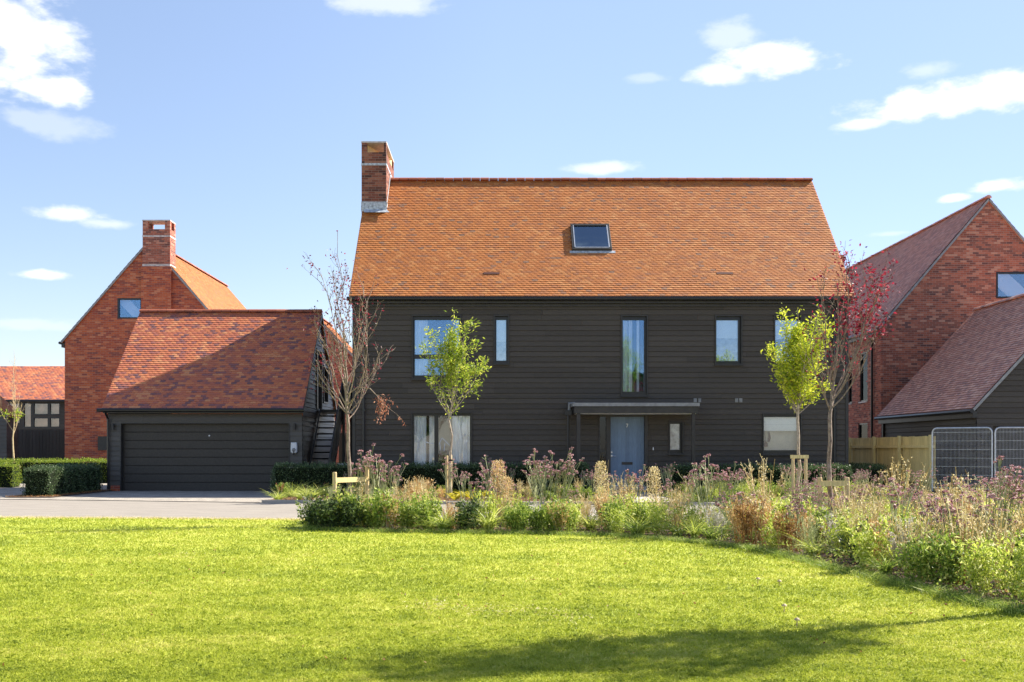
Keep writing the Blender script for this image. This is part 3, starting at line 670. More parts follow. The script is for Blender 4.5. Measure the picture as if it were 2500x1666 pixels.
# windows
def wpx(k, panes, **kw):
    r = WR[k]; return window(mh, r[0], r[1], r[2], r[3], 0, [(hx(a)+.0, hx(b), hz(d), hz(c)) for (a, b, c, d) in panes], **kw)
w = wpx('w1', [(1012, 1121, 780.5, 865), (1012, 1121, 875.5, 916)], glass='glass_sky_tint')
curtain(w, hx(1008), hx(1044), hz(920), hz(776), .15, .025, 5); curtain(w, hx(1112), hx(1126), hz(920), hz(776), .15, .025, 2)
w = wpx('w2', [(1212, 1235.5, 780.5, 880)], glass='glass')
boxo('blind', MT['blind'], w, hx(1208), hx(1240), .125, .13, hz(833), hz(776)); boxo('blind', MT['frost'], w, hx(1208), hx(1240), .135, .14, hz(884), hz(833))
w = wpx('w3', [(1010.5, 1060, 1015, 1187), (1070, 1147, 1015, 1187)], glass='glass_clear', sill=False)
curtain(w, hx(1006), hx(1040), hz(1190), hz(1010), .16, .03, 5); curtain(w, hx(1047), hx(1061), hz(1190), hz(1010), .16, .03, 3); curtain(w, hx(1104), hx(1150), hz(1190), hz(1010), .16, .03, 6)
boxo('backing_panel', MT['cream'], w, hx(1066), hx(1104), .75, .8, hz(1110), hz(1020))
def ribbon(parent, name, pts, y, wd, mat):
    g = MB()
    for a, b in zip(pts, pts[1:]): g.bar((a[0], y, a[1]), (b[0], y, b[1]), .004, wd, up=(0, 0, 1) if abs(b[0]-a[0]) > 1e-3 else (1, 0, 0))
    return g.build(name, MT[mat], parent)
def q3(x, y): return (hx(860+x/2.903), hz(700+y/2.903))
for L_ in ([(440,1105),(460,1100),(490,1065),(515,1100),(560,1112),(578,1112)], [(462,1170),(465,1110)], [(515,1140),(508,1100)], [(466,1140),(500,1138)],
           [(612,1118),(636,1070),(665,1100),(690,1125)], [(620,1110),(624,1160)], [(655,1110),(650,1165)], [(735,1130),(775,1065),(800,1045),(830,1075)], [(740,1140),(768,1138)], [(788,1170),(795,1120),(830,1080)], [(808,1180),(810,1110)]):
    ribbon(w, 'window_drawing', [q3(*p) for p in L_], .084, .022, 'white')
w = wpx('w4', [(1521, 1573, 781, 956)], glass='glass_sky_tint')
curtain(w, hx(1518), hx(1534), hz(962), hz(776), .15, .02, 2); curtain(w, hx(1536), hx(1545), hz(962), hz(776), .16, .02, 1.5); curtain(w, hx(1556), hx(1562), hz(962), hz(776), .16, .02, 1)
w = wpx('w5', [(1750, 1803, 781, 881)], glass='glass')
boxo('blind', MT['blind'], w, hx(1747), hx(1808), .125, .13, hz(825), hz(776)); boxo('blind', MT['frost'], w, hx(1747), hx(1808), .135, .14, hz(886), hz(825))
w = wpx('w6', [(1894, 1949, 781, 881)], glass='glass')
boxo('blind', MT['blind'], w, hx(1891), hx(1954), .125, .13, hz(828), hz(776)); boxo('backing_panel', MT['brown'], w, hx(1891), hx(1954), .5, .52, hz(886), hz(828))
w = wpx('w7', [(1865.5, 1950, 1018, 1099)], glass='glass_clear')
boxo('blind', MT['blind'], w, hx(1862), hx(1955), .135, .145, hz(1052), hz(1012)); boxo('backing_panel', MT['cream'], w, hx(1862), hx(1955), .30, .32, hz(1104), hz(1040))  # cream panel added close behind the glass so the room looks bright
boxo('blind_hem', MT['white'], w, hx(1862), hx(1955), .128, .134, hz(1037), hz(1036))
g = MB(); g.tube([(hx(1873), .26, hz(1052)), (hx(1873.5), .26, hz(1078))], .010, 6); g.tube([(hx(1873.5), .26, hz(1074)), (hx(1873.5), .255, hz(1082)), (hx(1873), .255, hz(1090))], [.012, .07, .075], 8)
g.tube([(hx(1883), .26, hz(1052)), (hx(1884), .26, hz(1068)), (hx(1882), .255, hz(1078))], [.010, .035, .03], 6); g.build('hanging_brush', MT['brown'], w)
w = wpx('w8', [(1637, 1660.3, 1035, 1098)], glass='glass_clear'); boxo('frosted_pane', MT['frost'], w, hx(1634), hx(1664), .115, .12, hz(1103), hz(1030))
# door set
d0, d1, dzt = DOOR[0], DOOR[1], DOOR[3]; dt, db = hz(1017.5), hz(1187)
fr = MB(); fr.box(d0, d0+.03, -.05, .12, .04, dzt); fr.box(d1-.09, d1, -.05, .12, .04, dzt); fr.box(d0+.03, d1-.09, -.045, .12, dt, dzt)
fr.box(hx(1480), hx(1490.5), -.03, .12, .04, dt); fr.box(d0+.03, hx(1480), -.03, .12, .04, .17)
dfo = fr.build('door_frame', MT['trim_black'], mh)
boxo('sidelight', MT['glass_dark'], dfo, d0+.02, hx(1481), .06, .066, .16, dt+.01)
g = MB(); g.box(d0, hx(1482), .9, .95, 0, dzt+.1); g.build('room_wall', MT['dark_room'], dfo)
dr = MB(); n = 9; a, b = hx(1490.7), hx(1573)
for i in range(n): dr.box(a+(b-a)*i/n+.0025, a+(b-a)*(i+1)/n-.0025, .035, .08, db, dt)
dr.box(a, b, .04, .078, db+.002, dt-.002)
door = dr.build('front_door', MT['blue_door'], mh)
boxo('threshold', MT['lead_white'], mh, hx(1488), hx(1577), -.12, .03, hz(1197), db-.004)
boxo('weather_bar', MT['steel'], door, a, b, .0, .034, db+.0, db+.035)
def hp(mb, px, py, y, r, L=.02): mb.tube([(hx(px), y, hz(py)), (hx(px), y-L, hz(py))], r, 12)
g = MB(); hp(g, 1494, 1113, .035, .026, .012); g.tube([(hx(1494), .02, hz(1113)), (hx(1494), -.03, hz(1113)), (hx(1504), -.03, hz(1113.4))], .010, 8); g.build('handle', MT['steel'], door)
g = MB(); hp(g, 1493.5, 1104, .035, .022); g.build('lock', MT['steel'], door)
lb = boxo('letterbox', MT['gutter_black'], door, hx(1518.5), hx(1544.5), .018, .036, hz(1134.5), hz(1128)); boxo('flap', MT['trim_black'], lb, hx(1520), hx(1543), .012, .0175, hz(1133.4), hz(1129.2))
g = MB(); X0, Z0 = hx(1531.3), hz(1039); g.box(X0-.033, X0+.033, .026, .034, Z0+.038, Z0+.056); g.bar((X0+.022, .0302, Z0+.040), (X0-.012, .0302, Z0-.052), .0075, .02, up=(1, 0, 0)); g.build('number_seven', MT['white'], door)
# porch
por = MB(); pz = hz(1009)-.02; px0, px1 = X_(1402, 30.1), X_(1704, 30.1); pb, pt = Z_(1009, 30.05), Z_(992, 30.05)
por.box(px0, px1, -.95, -.035, pb, pt)
porch = por.build('porch', MT['trim_black'], mh)
g = MB(); g.box(px0-.05, px1+.03, -1.0, -.03, pt+.003, pt+.10); g.build('porch_roof', MT['grey_trim'], porch)
boxo('soffit', MT['white'], porch, px0+.05, px1-.05, -.90, -.04, pb-.012, pb-.002)
for (a, b) in ((1407.5, 1416.5), (1688.5, 1696)):
    boxo('porch_post', MT['trim_black'], porch, X_(a, 30.15), X_(b, 30.15), -.92, -.82, .0, pb)
g = MB(); xh = X_(1388, 30.6); g.box(xh-.10, xh+.09, -.36, -.2, Z_(1013, 30.6), Z_(1001, 30.6)); hop = g.build('rainwater_hopper', MT['gutter_black'], mh)
g = MB(); g.tube([(xh, -.28, Z_(1013, 30.6)), (xh, -.28, .0)], .034, 8); g.build('downpipe', MT['gutter_black'], hop)
g = MB(); g.tube([(xh+.03, -.28, Z_(1001, 30.6)), (xh+.03, -.28, Z_(985, 30.6)), (xh+.2, -.3, Z_(985, 30.6))], .045, 10); g.build('outlet_pipe', MT['grey_trim'], hop)
for (px, w2) in ((1697, 6), (1708, 5), (1798, 6), (1808, 6)):
    g = MB(); 
    for k in range(4): g.box(hx(px-w2/2), hx(px+w2/2), -.034, -.02, hz(981.5-k*2.2), hz(980.0-k*2.2))
    g.box(hx(px-w2/2)-.01, hx(px+w2/2)+.01, -.026, -.018, hz(982.2), hz(972.6)); g.build('wall_vent', MT['grey_trim'], mh)
g = MB(); g.box(hx(1593), hx(1595.5), -.06, -.02, hz(1099), hz(1092)); g.build('doorbell', MT['galv'], mh)

# ================================================================== GARAGE, left
gl = thing('garage', 'black timber-clad double garage with a red tiled roof, left of the big house', 'garage', (-8.9, 1.2, 0))
dg = 32.2; gx = lambda px: X_(px, dg); gz = lambda py: Z_(py, dg); GY = 1.2; GX0, GX1 = gx(264), -6.03; GD = 6.2
gop = (gx(296), gx(705), -.01, gz(1034))
wall_rows((GX0, GY, 0), (1, 0, 0), (0, -1, 0), lambda z: (0, GX1-GX0), 0, 2.36, .152, [(gop[0]-GX0, gop[1]-GX0, -.1, gop[3])], .022, .004, boards=3, seed=8).build('wall', MT['board_grey'], gl)
gez, grz, gry = 2.52, 5.82, 4.3
gopn = (3.05, 3.75, 2.62, 4.6)
wall_rows((GX1, GY, 0), (0, 1, 0), (1, 0, 0), gab(GD, gez-.02, grz-.03), 0, grz-.05, .152, [(2.4, 3.35, 2.62, 4.55), (3.75, 4.6, 2.9, 4.1)], .022, .004, boards=2.5, seed=9).build('gable_wall', MT['board_grey'], gl)
wall_rows((GX0, GY+GD, 0), (0, -1, 0), (-1, 0, 0), gab(GD, gez-.02, grz-.03), 0, grz-.05, .152, [], .022, .004, boards=3, seed=10).build('gable_wall', MT['board_grey'], gl)
wall_rows((GX1, GY+GD, 0), (-1, 0, 0), (0, 1, 0), lambda z: (0, GX1-GX0), 0, 2.5, .152, [], .022, .004, seed=3).build('rear_wall', MT['board_grey'], gl)
GO = np.array([GX0-.08, .92, 2.50]); GV = np.array([0, gry-.92, grz+.02-2.50]); GL = np.linalg.norm(GV); GV = GV/GL; GW = GX1-GX0+.16
gr = roof_slope('roof', MT['roof_red'], gl, GO, (1, 0, 0), GV, GW, GL, seed=21, tilt=.013, thick=.022)
roof_slope('roof', MT['roof_red'], gl, np.array([GX0-.08, 2*gry-.92, 2.50]), (1, 0, 0), np.array([0, -GV[1], GV[2]]), GW, GL, seed=22, gauge=.2, tw=.33)
ridge_row('ridge', MT['ridge_red'], gr, (GX0-.08, gry, grz+.08), (GX1+.08, gry, grz+.08), r=.12, seg=.3)
for sgn, O in ((1, GO), (-1, np.array([0, 2*gry-.92, 2.5]))):
    for x in (GX0-.09, GX1+.06):
        a = Vector((x+.015, O[1], O[2]-.05)); b = Vector((x+.015, gry, grz-.03)); g = MB(); g.bar(a, b, .03, .11, up=(0, 0, 1)); g.build('barge_board', MT['trim_black'], gl)
g = MB(); g.tube([(GX0-.2, .84, 2.46), (GX1+.12, .84, 2.46)], .058, 10); g.build('gutter', MT['gutter_black'], gl)
boxo('fascia', MT['trim_black'], gl, GX0-.05, GX1+.06, .9, 1.17, 2.37, 2.46)
g = MB(); xg = gx(266.5); g.tube([(xg, .86, 2.42), (xg, .95, 2.33), (xg, 1.10, 2.2), (xg, 1.12, 0)], .034, 8); g.build('downpipe', MT['gutter_black'], gl)
# recessed sectional door
rv = MB(); rv.box(gop[0]-.03, gop[0]+.002, GY-.02, GY+.32, 0, gop[3]); rv.box(gop[0]+.002, gx(307)+.0, GY+.26, GY+.30, 0, gop[3]); rv.box(gop[1]-.002, gop[1]+.03, GY-.035, GY+.32, 0, gop[3]); rv.box(gop[0], gop[1], GY-.02, GY+.32, gop[3], gop[3]+.03)
rv.build('door_frame', MT['trim_black'], gl)
gd = MB(); n = 8; zt = gop[3]; pitch = zt/n
for i in range(n):
    z0, z1 = i*pitch+.004, (i+1)*pitch-.006; k = len(gd.v); xa, xb = gop[0]+.05, gop[1]-.003; y = GY+.18
    prof = [(z0, 0), (z0+.012, -.014), (z1-.012, -.014), (z1, 0)]
    for (z, yy) in prof: gd.v += [(xa, y+yy, z), (xb, y+yy, z)]
    for j in range(3): gd.f.append((k+2*j, k+2*j+1, k+2*j+3, k+2*j+2))
gd.box(gop[0], gop[1], GY+.19, GY+.22, 0, zt)
gdo = gd.build('garage_door', MT['door_black'], gl)
g = MB(); g.tube([(gx(507.5), GY+.166, gz(1063.5)), (gx(507.5), GY+.15, gz(1063.5))], .024, 10); g.build('lock', MT['white'], gdo)
pl = MB(); pl.box(gx(271), gop[0]-.032, GY-.04, GY+.2, 0, .17); pl.build('plinth', MT['brick_red'], gl)
for px in (278.5, 720.5):
    g = MB(); x = gx(px); g.tube([(x, GY-.10, gz(1049)), (x, GY-.10, gz(1034))], .038, 12); wl = g.build('wall_lamp', MT['trim_black'], gl)
    g = MB(); g.box(x-.02, x+.02, GY-.08, GY-.02, gz(1043), gz(1039)); g.build('bracket', MT['trim_black'], wl)
g = MB(); xc, zc = gx(719), gz(1093); 
prof = [(-.09, .16), (.09, .16), (.10, .02), (.095, -.13), (.06, -.17), (-.06, -.17), (-.095, -.13), (-.10, .02)]
k = len(g.v); n = len(prof)
for y, s in ((GY-.025, 1), (GY-.10, 1), (GY-.125, .86)): g.v += [(xc+a*s, y, zc+b*s) for a, b in prof]
for l in range(2):
    for j in range(n): g.f.append((l*n+j, l*n+(j+1) % n, (l+1)*n+(j+1) % n, (l+1)*n+j))
g.f.append(tuple(2*n+j for j in range(n)))
ev = g.build('car_charger', MT['white'], gl, bevel=.004)
g = MB(); g.tube([(xc, GY-.12, zc-.06), (xc, GY-.165, zc-.07)], [.055, .05], 14); g.build('socket', MT['grey_trim'], ev)
g = MB(); g.tube([(xc, GY-.15, zc-.08), (xc+.005, GY-.15, zc-.16), (xc-.01, GY-.12, zc-.21)], .016, 6); g.build('plug', MT['strap'], ev)
# gable openings: dark upper door and window
boxo('upper_door', MT['gutter_black'], gl, GX1-.09, GX1-.04, GY+2.4, GY+3.35, 2.62, 4.55)
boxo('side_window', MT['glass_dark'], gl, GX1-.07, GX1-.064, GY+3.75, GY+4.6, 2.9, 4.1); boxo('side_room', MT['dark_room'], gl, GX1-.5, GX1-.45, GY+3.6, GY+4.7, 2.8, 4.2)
g = MB()
for (a, b, c, d) in ((2.36, 2.42, 2.6, 4.6), (3.33, 3.39, 2.6, 4.6), (2.42, 3.33, 4.53, 4.6), (3.7, 3.76, 2.85, 4.15), (4.58, 4.64, 2.85, 4.15), (3.76, 4.58, 4.09, 4.15), (3.76, 4.58, 2.85, 2.91)):
    g.box(GX1-.05, GX1+.045, GY+a, GY+b, c, d)
g.build('opening_trim', MT['trim_black'], gl)
g = MB(); g.tube([(GX1+.09, GY+2.05, 3.95), (GX1+.09, GY+2.05, 4.2)], .05, 8); g.build('wall_lamp', MT['trim_black'], gl)
# outside stair
st = thing('staircase', 'black timber outside stair climbing between the left garage and the big house', 'staircase', (-5.5, 1.8, 0))
nst = 13; y0s, y1s, xs0, xs1 = 1.55, 4.05, GX1+.06, GX1+.82
for i in range(nst-1):
    y = y0s+(y1s-y0s)*i/(nst-1); z = 2.6*(i+1)/nst; boxo('tread', MT['matte_black'], st, xs0+.05, xs1-.05, y, y+.25, z-.045, z, bevel=.004)
for x in (xs0, xs1-.045):
    g = MB(); g.bar((x+.022, y0s-.05, .06), (x+.022, y1s+.05, 2.55), .045, .28); g.build('stringer', MT['trim_black'], st)
boxo('landing', MT['trim_black'], st, xs0, xs1+.1, y1s+.06, y1s+1.9, 2.50, 2.60)
for (x, y, z0, z1) in ((xs1-.02, y0s-.1, 0, 1.0), (xs1+.02, y1s, 0, 3.6), (xs1+.02, y1s+1.8, 0, 3.6), (xs0-.0, y0s-.12, 0, .95)): boxo('post', MT['trim_black'], st, x-.045, x+.045, y-.045, y+.045, z0, z1)
g = MB(); g.bar((xs1-.02, y0s-.1, .98), (xs1-.02, y1s, 3.5), .05, .09); g.bar((xs1+.0, y1s, 3.55), (xs1+.0, y1s+1.8, 3.55), .06, .08, up=(0, 0, 1)); g.build('handrail', MT['trim_black'], st)
g = MB()
for i in range(22):
    u = (i+.5)/22; y = y0s-.1+(y1s-y0s+.1)*u; g.box(xs1-.03, xs1-.005, y-.02, y+.02, .12+2.5*u, .95+2.52*u)
for i in range(16): y = y1s+.05+1.75*i/16; g.box(xs1+.0, xs1+.03, y-.02, y+.02, 2.6, 3.52)
g.build('baluster', MT['trim_black'], st)
# heat pump
hpz = thing('heat_pump', 'pale grey heat pump unit in the gap beside the outside stair', 'heat pump', (-4.78, 2.1, 0))
boxo('casing', MT['white'], hpz, -5.05, -4.52, 1.9, 2.25, .12, .83, bevel=.02)
g = MB()
for k in range(6): g.box(-5.02, -4.8, 1.885, 1.897, .2+k*.1, .23+k*.1)
g.build('grille', MT['gutter_black'], hpz)
g = MB()
for x in (-4.98, -4.62): g.box(x-.03, x+.03, 1.92, 2.2, 0, .118)
g.build('foot', MT['trim_black'], hpz)
# the black close-boarded fence at the rear of the gap
fb = thing('fence', 'black close-boarded fence closing the gap behind the outside stair', 'fence', (-5.1, 9.6, 0))
g = MB()
for i in range(14): g.box(-6.2+i*.14, -6.07+i*.14, 9.6, 9.63, 0, 1.9)
g.build('board', MT['board_black'], fb)
g = MB(); g.box(-6.2, -4.2, 9.635, 9.7, 1.5, 1.6); g.box(-6.2, -4.2, 9.635, 9.7, .3, .4); g.build('rail', MT['board_black'], fb)

# ================================================================== gabled houses whose gable faces the camera
def gable_house(name, label, cat, xc, hw, yf, L, ez, rz, wallmat, roofmat, ops=(), front_boards=False, sides=('L', 'R'), detail='R', over=.12, seed=30, gauge=.1, side_ops=(), rear=True):
    h = thing(name, label, cat, (xc, yf, 0)); x0, x1 = xc-hw, xc+hw; m = MT[wallmat]
    xr = gab(2*hw, ez, rz); st_ = .152 if front_boards else None; ob, ot = (.022, .004) if front_boards else (0, 0)
    def wl(O, U, Nn, fn, a, b, oo, nm, sd):
        if front_boards: return wall_rows(O, U, Nn, fn, a, b, .152, oo, .022, .004, boards=3, seed=sd).build(nm, m, h)
        mb = wall_rows(O, U, Nn, fn, a, min(b, ez), None, [o for o in oo if o[2] < ez], 0, 0, reveal=0)
        if b > ez:
            m2 = wall_rows(O, U, Nn, fn, ez, b, None, [o for o in oo if o[3] > ez], 0, 0, reveal=0); k = len(mb.v); mb.v += m2.v; mb.f += [tuple(i+k for i in f) for f in m2.f]
        for (u0, u1, za, zb) in oo:
            O_ = Vector(O); U_ = Vector(U); N_ = Vector(Nn); P = lambda u, z, o: tuple(O_+U_*u+Vector((0, 0, z))+N_*o)
            for (p, q) in (((u0, za), (u1, za)), ((u1, za), (u1, zb)), ((u1, zb), (u0, zb)), ((u0, zb), (u0, za))): mb.quad(P(p[0], p[1], 0), P(q[0], q[1], 0), P(q[0], q[1], -.12), P(p[0], p[1], -.12))
        return mb.build(nm, m, h)
    wl((x0, yf, 0), (1, 0, 0), (0, -1, 0), xr, 0, rz, [(a-x0, b-x0, c, d) for (a, b, c, d) in ops], 'gable_wall', seed)
    wl((x1, yf+L, 0), (-1, 0, 0), (0, 1, 0), xr, 0, rz, [], 'gable_wall', seed+1)
    wl((x0, yf+L, 0), (0, -1, 0), (-1, 0, 0), lambda z: (0, L), 0, ez, [(yf+L-b, yf+L-a, c, d) for (sd, a, b, c, d) in side_ops if sd == 'L'], 'wall', seed+2)
    wl((x1, yf, 0), (0, 1, 0), (1, 0, 0), lambda z: (0, L), 0, ez, [(a-yf, b-yf, c, d) for (sd, a, b, c, d) in side_ops if sd == 'R'], 'wall', seed+3)
    sl = (rz-ez)/hw; ov = over
    out = {}
    for sd, sx in (('L', -1), ('R', 1)):
        xe = xc+sx*(hw+ov); O = np.array([xe, yf-.06, ez-ov*sl+.03]); V = np.array([-sx*(hw+ov), 0, sl*(hw+ov)+.0]); Ln = np.linalg.norm(V); V = V/Ln
        if sx == 1: Of, Uf = O, (0, 1, 0)
        else: Of, Uf = O, (0, 1, 0)
        gg = gauge if sd in detail else .25
        r = roof_slope('roof', MT[roofmat], h, Of, Uf, V, L+.12, Ln, seed=seed+5+sx, gauge=gg, tw=.165 if sd in detail else .33, tilt=.021 if detail == 'L' and sd == 'L' else .012, thick=.022, butt=.009 if detail == 'L' and sd == 'L' else None); out[sd] = r
        g = MB(); g.bar((xe+sx*.0, yf-.07, ez-ov*sl-.0), (xc, yf-.07, rz-.01), .05, .07, up=(0, 0, 1)); g.build('verge', MT['grey_trim'], r)
        g = MB(); g.tube([(xe+sx*.05, yf-.1, ez-ov*sl-.02), (xe+sx*.05, yf+L+.1, ez-ov*sl-.02)], .06, 8); g.build('gutter', MT['gutter_black'], h)
        bx = (xc+sx*hw, xe) if sx > 0 else (xe, xc+sx*hw)
        boxo('eaves_box', MT['trim_black'], h, bx[0], bx[1], yf-.05, yf+L, ez-.34, ez-ov*sl-.03)
    ridge_row('ridge', MT['ridge_red'] if roofmat != 'roof_brown' else MT['roof_brown'], out['R'], (xc, yf-.06, rz+.09), (xc, yf+L+.06, rz+.09), r=.12)
    return h, out

# --- left brick house
dl = 44.0; lx = lambda px: X_(px, dl); lz = lambda py: Z_(py, dl); yl = dl+CAMY
lw = (lx(287), lx(346.5), lz(778), lz(728))
lh, lr = gable_house('brick_house', 'red brick gable-fronted house with a tall gable chimney, behind the left garage', 'house', lx(364), lx(364)-lx(158), yl, 12.4, 5.86, 9.92, 'brick_red', 'roof_orange', ops=[lw], detail='R', seed=40)
def dwindow(parent, r, y, glass='glass', beam=False):
    w = MB(); t = .06; x0, x1, z0, z1 = r
    for b in ((x0, x1, z1-t, z1), (x0, x1, z0, z0+t), (x0, x0+t, z0+t, z1-t), (x1-t, x1, z0+t, z1-t)): w.box(b[0], b[1], y-.015, y+.11, b[2], b[3])
    o = w.build('window', MT['gutter_black'], parent); boxo('pane', MT[glass], o, x0+t, x1-t, y+.06, y+.065, z0+t, z1-t)
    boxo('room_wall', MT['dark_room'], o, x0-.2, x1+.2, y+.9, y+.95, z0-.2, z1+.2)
    if beam:
        g = MB(); g.bar((x0, y+.3, z1+.1), (x0+(z1-z0)*1.2, y+.3, z0-.1), .1, .4); g.build('sloping_ceiling', MT['white'], o)
    return o
dwindow(lh, lw, yl, 'glass_sky_tint', True)
c0, c1 = lx(350.5), lx(417.5)
lch = chimney(lh, c0, c1, yl-.12, yl+.62, 0, lz(538), MT['brick_dark'], .22, .22, .34, [(lz(580), lz(576), 'lead_white'), (lz(651), lz(646), 'lead_white')])
boxo('chimney_shoulder', MT['brick_red'], lch, c0-.05, c1+.05, yl-.16, yl-.125, 0, lz(652))
g = MB(); a = Vector((lx(470), yl-.0, 0)); 
boxo('meter_box', MT['trim_black'], lh, lx(240), lx(262), yl-.06, yl-.005, lz(1099), lz(1065))
# rooflight on the right slope (dark strip seen edge-on)
sx = -14.65; sl = (9.92-5.86)/((lx(364)-lx(158)))
g = MB(); u0 = Vector((lx(364)+1.75, yl+8.6, 9.92-1.75*sl+.12)); u1 = Vector((lx(364)+2.75, yl+8.6, 9.92-2.75*sl+.12)); 
for dy in (0, .8): g.bar(u0+Vector((0, dy, 0)), u1+Vector((0, dy, 0)), .09, .12)
g.bar(u0+Vector((0, -.04, 0)), u0+Vector((0, .84, 0)), .09, .12); g.bar(u1+Vector((0, -.04, 0)), u1+Vector((0, .84, 0)), .09, .12)
rl = g.build('rooflight', MT['trim_black'], lh)
g = MB(); g.quad(tuple(u0+Vector((0, 0, .01))), tuple(u1+Vector((0, 0, .01))), tuple(u1+Vector((0, .8, .01))), tuple(u0+Vector((0, .8, .01)))); g.build('pane', MT['glass_sky_tint'], rl)
# --- low rear house seen in the gap
gable_house('outbuilding', 'low brick building with orange roof showing between the left garage and the big house', 'outbuilding', X_(772, 48), 3.0, 17.0, 4.2, 4.1, 7.3, 'brick_dark', 'roof_orange', seed=50, detail='R')
# --- right brick house
dr_ = 38.5; rx = lambda px: X_(px, dr_); rz_ = lambda py: Z_(py, dr_); yr = dr_+CAMY
rw = (rx(2432), rx(2560), rz_(728), rz_(664))
side_d = lambda px: F0*13.94/(px-CX)
rh, rr_ = gable_house('brick_house', 'tall dark red brick house with a steep brown tiled roof, right of the big house', 'house', 17.84, 3.9, yr, 16.5, 5.82, 10.4, 'brick_dark', 'roof_brown', ops=[rw], detail='L', seed=60,
    side_ops=[('L', side_d(2118)+CAMY, side_d(2099)+CAMY, 3.1, 5.0), ('L', side_d(2118)+CAMY, side_d(2095)+CAMY, .4, 2.28), ('L', side_d(2080)+CAMY, side_d(2071)+CAMY, 3.1, 5.0)])
dwindow(rh, rw, yr, 'glass', False)
g = MB(); g.bar((rw[0]+.05, yr+.16, rw[3]-.05), (rw[0]+1.05, yr+.16, rw[2]), .06, .62); g.build('sloping_ceiling', MT['white'], rh)
for (a, b, z0, z1) in ((side_d(2118), side_d(2099), 3.1, 5.0), (side_d(2118), side_d(2095), .4, 2.28), (side_d(2080), side_d(2071), 3.1, 5.0)):
    g = MB(); X0 = 13.94; ya, yb = a+CAMY, b+CAMY
    g.box(X0+.03, X0+.10, ya, ya+.06, z0, z1); g.box(X0+.03, X0+.10, yb-.06, yb, z0, z1); g.box(X0+.03, X0+.10, ya+.06, yb-.06, z1-.06, z1); g.box(X0+.03, X0+.10, ya+.06, yb-.06, z0, z0+.06)
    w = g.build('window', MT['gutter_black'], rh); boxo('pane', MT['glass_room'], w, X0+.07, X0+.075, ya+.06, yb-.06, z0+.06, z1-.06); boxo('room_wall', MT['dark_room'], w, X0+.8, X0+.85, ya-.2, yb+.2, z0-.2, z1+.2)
    boxo('sill', MT['lead_white'], w, X0-.05, X0+.03, ya-.03, yb+.03, z0-.05, z0)
g = MB(); yy = F0*13.88/(2130-CX)+CAMY; g.tube([(13.74, yy, 5.5), (13.86, yy, 5.25), (13.86, yy, 0)], .045, 8); g.build('downpipe', MT['gutter_black'], rh)
# --- right garage
gh, ghr = gable_house('garage', 'black timber-clad garage with a low brown tiled roof, at the right edge', 'garage', 16.6, 3.3, -1.6, 7.3, 2.5, 6.06, 'board_black', 'roof_brown', ops=[(X_(2424, 29.4), X_(2424, 29.4)+4.9, -.01, Z_(1040, 29.4))], front_boards=True, detail='L', seed=70)
boxo('garage_door', MT['door_black'], gh, X_(2424, 29.4)-.05, X_(2424, 29.4)+5, -1.42, -1.36, 0, Z_(1036, 29.4))
g = MB(); g.tube([(13.2, 5.4, 2.35), (13.26, 5.4, 2.2), (13.26, 5.4, 0)], .04, 8); g.build('downpipe', MT['gutter_black'], gh)
# --- distant house with chimney
fh, _ = gable_house('brick_house', 'distant brick house of which only a chimney shows above the big roof’s right end', 'house', 22.5, 3.2, 29, 6, 5.5, 9.0, 'brick_red', 'roof_orange', seed=80, detail='')
boxo('chimney', MT['brick_red'], fh, X_(2041, 60.5), X_(2062, 60.5), 29.5, 30.1, 0, Z_(622, 60.5))
# --- far-left barn
fl_ = thing('barn', 'long low black building with an orange roof and square windows at the far left', 'building', (-28, 29, 0))
db_ = 60.0; bx = lambda px: X_(px, db_); bz = lambda py: Z_(py, db_)
bo_ = [(bx(80), bx(119), bz(1013), bz(983)), (bx(120), bx(147), bz(1013), bz(983)), (bx(80), bx(119), bz(1044), bz(1019)), (bx(120), bx(147), bz(1044), bz(1019)), (bx(56), bx(78), bz(1044), bz(983)), (bx(10), bx(50), bz(1035), bz(983))]
x0b, x1b = bx(-500), bx(420)
wall_rows((x0b, 29, 0), (1, 0, 0), (0, -1, 0), lambda z: (0, x1b-x0b), 0, bz(976), .16, [(a-x0b, b-x0b, c, d) for a, b, c, d in bo_], .02, .0, seed=2).build('wall', MT['board_black'], fl_)
for r in bo_:
    o = dwindow(fl_, r, 29, 'glass_clear', False); boxo('backing_panel', MT['brick_reflection'], o, r[0], r[1], 29.2, 29.22, r[2], r[3])  # panel behind each pane painted as the brick reflected in the glass
Vb = np.array([0, 4.6, bz(879)-bz(978)]); Lb = np.linalg.norm(Vb); Vb /= Lb
rb_ = roof_slope('roof', MT['roof_red'], fl_, np.array([x0b, 28.7, bz(978)]), (1, 0, 0), Vb, x1b-x0b, Lb*.98, seed=90, gauge=.15, tw=.2)
g = MB(); g.box(x0b, x1b, 33.2, 33.6, 0, bz(882)); g.build('rear_wall', MT['brick_red'], fl_)
g = MB(); g.tube([(x0b, 28.6, bz(979)), (x1b, 28.6, bz(979))], .07, 8); g.build('gutter', MT['gutter_black'], fl_)
# black fence in front of it
f2 = thing('fence', 'tall black boarded fence beside the left brick house', 'fence', (-19.6, 15.5, 0))
g = MB(); yb = 15.5; xa, xb = X_(30, 46.5), X_(158, 46.5); n = int((xb-xa)/.15)
for i in range(n+1): g.box(xa+i*.15, xa+i*.15+.135, yb, yb+.03, 0, Z_(1049, 46.5)+.02*math.sin(i*3.1))
g.build('board', MT['board_black'], f2)
g = MB(); g.box(xa, xb, yb+.035, yb+.1, .3, .4); g.box(xa, xb, yb+.035, yb+.1, 1.6, 1.7); g.build('rail', MT['board_black'], f2)
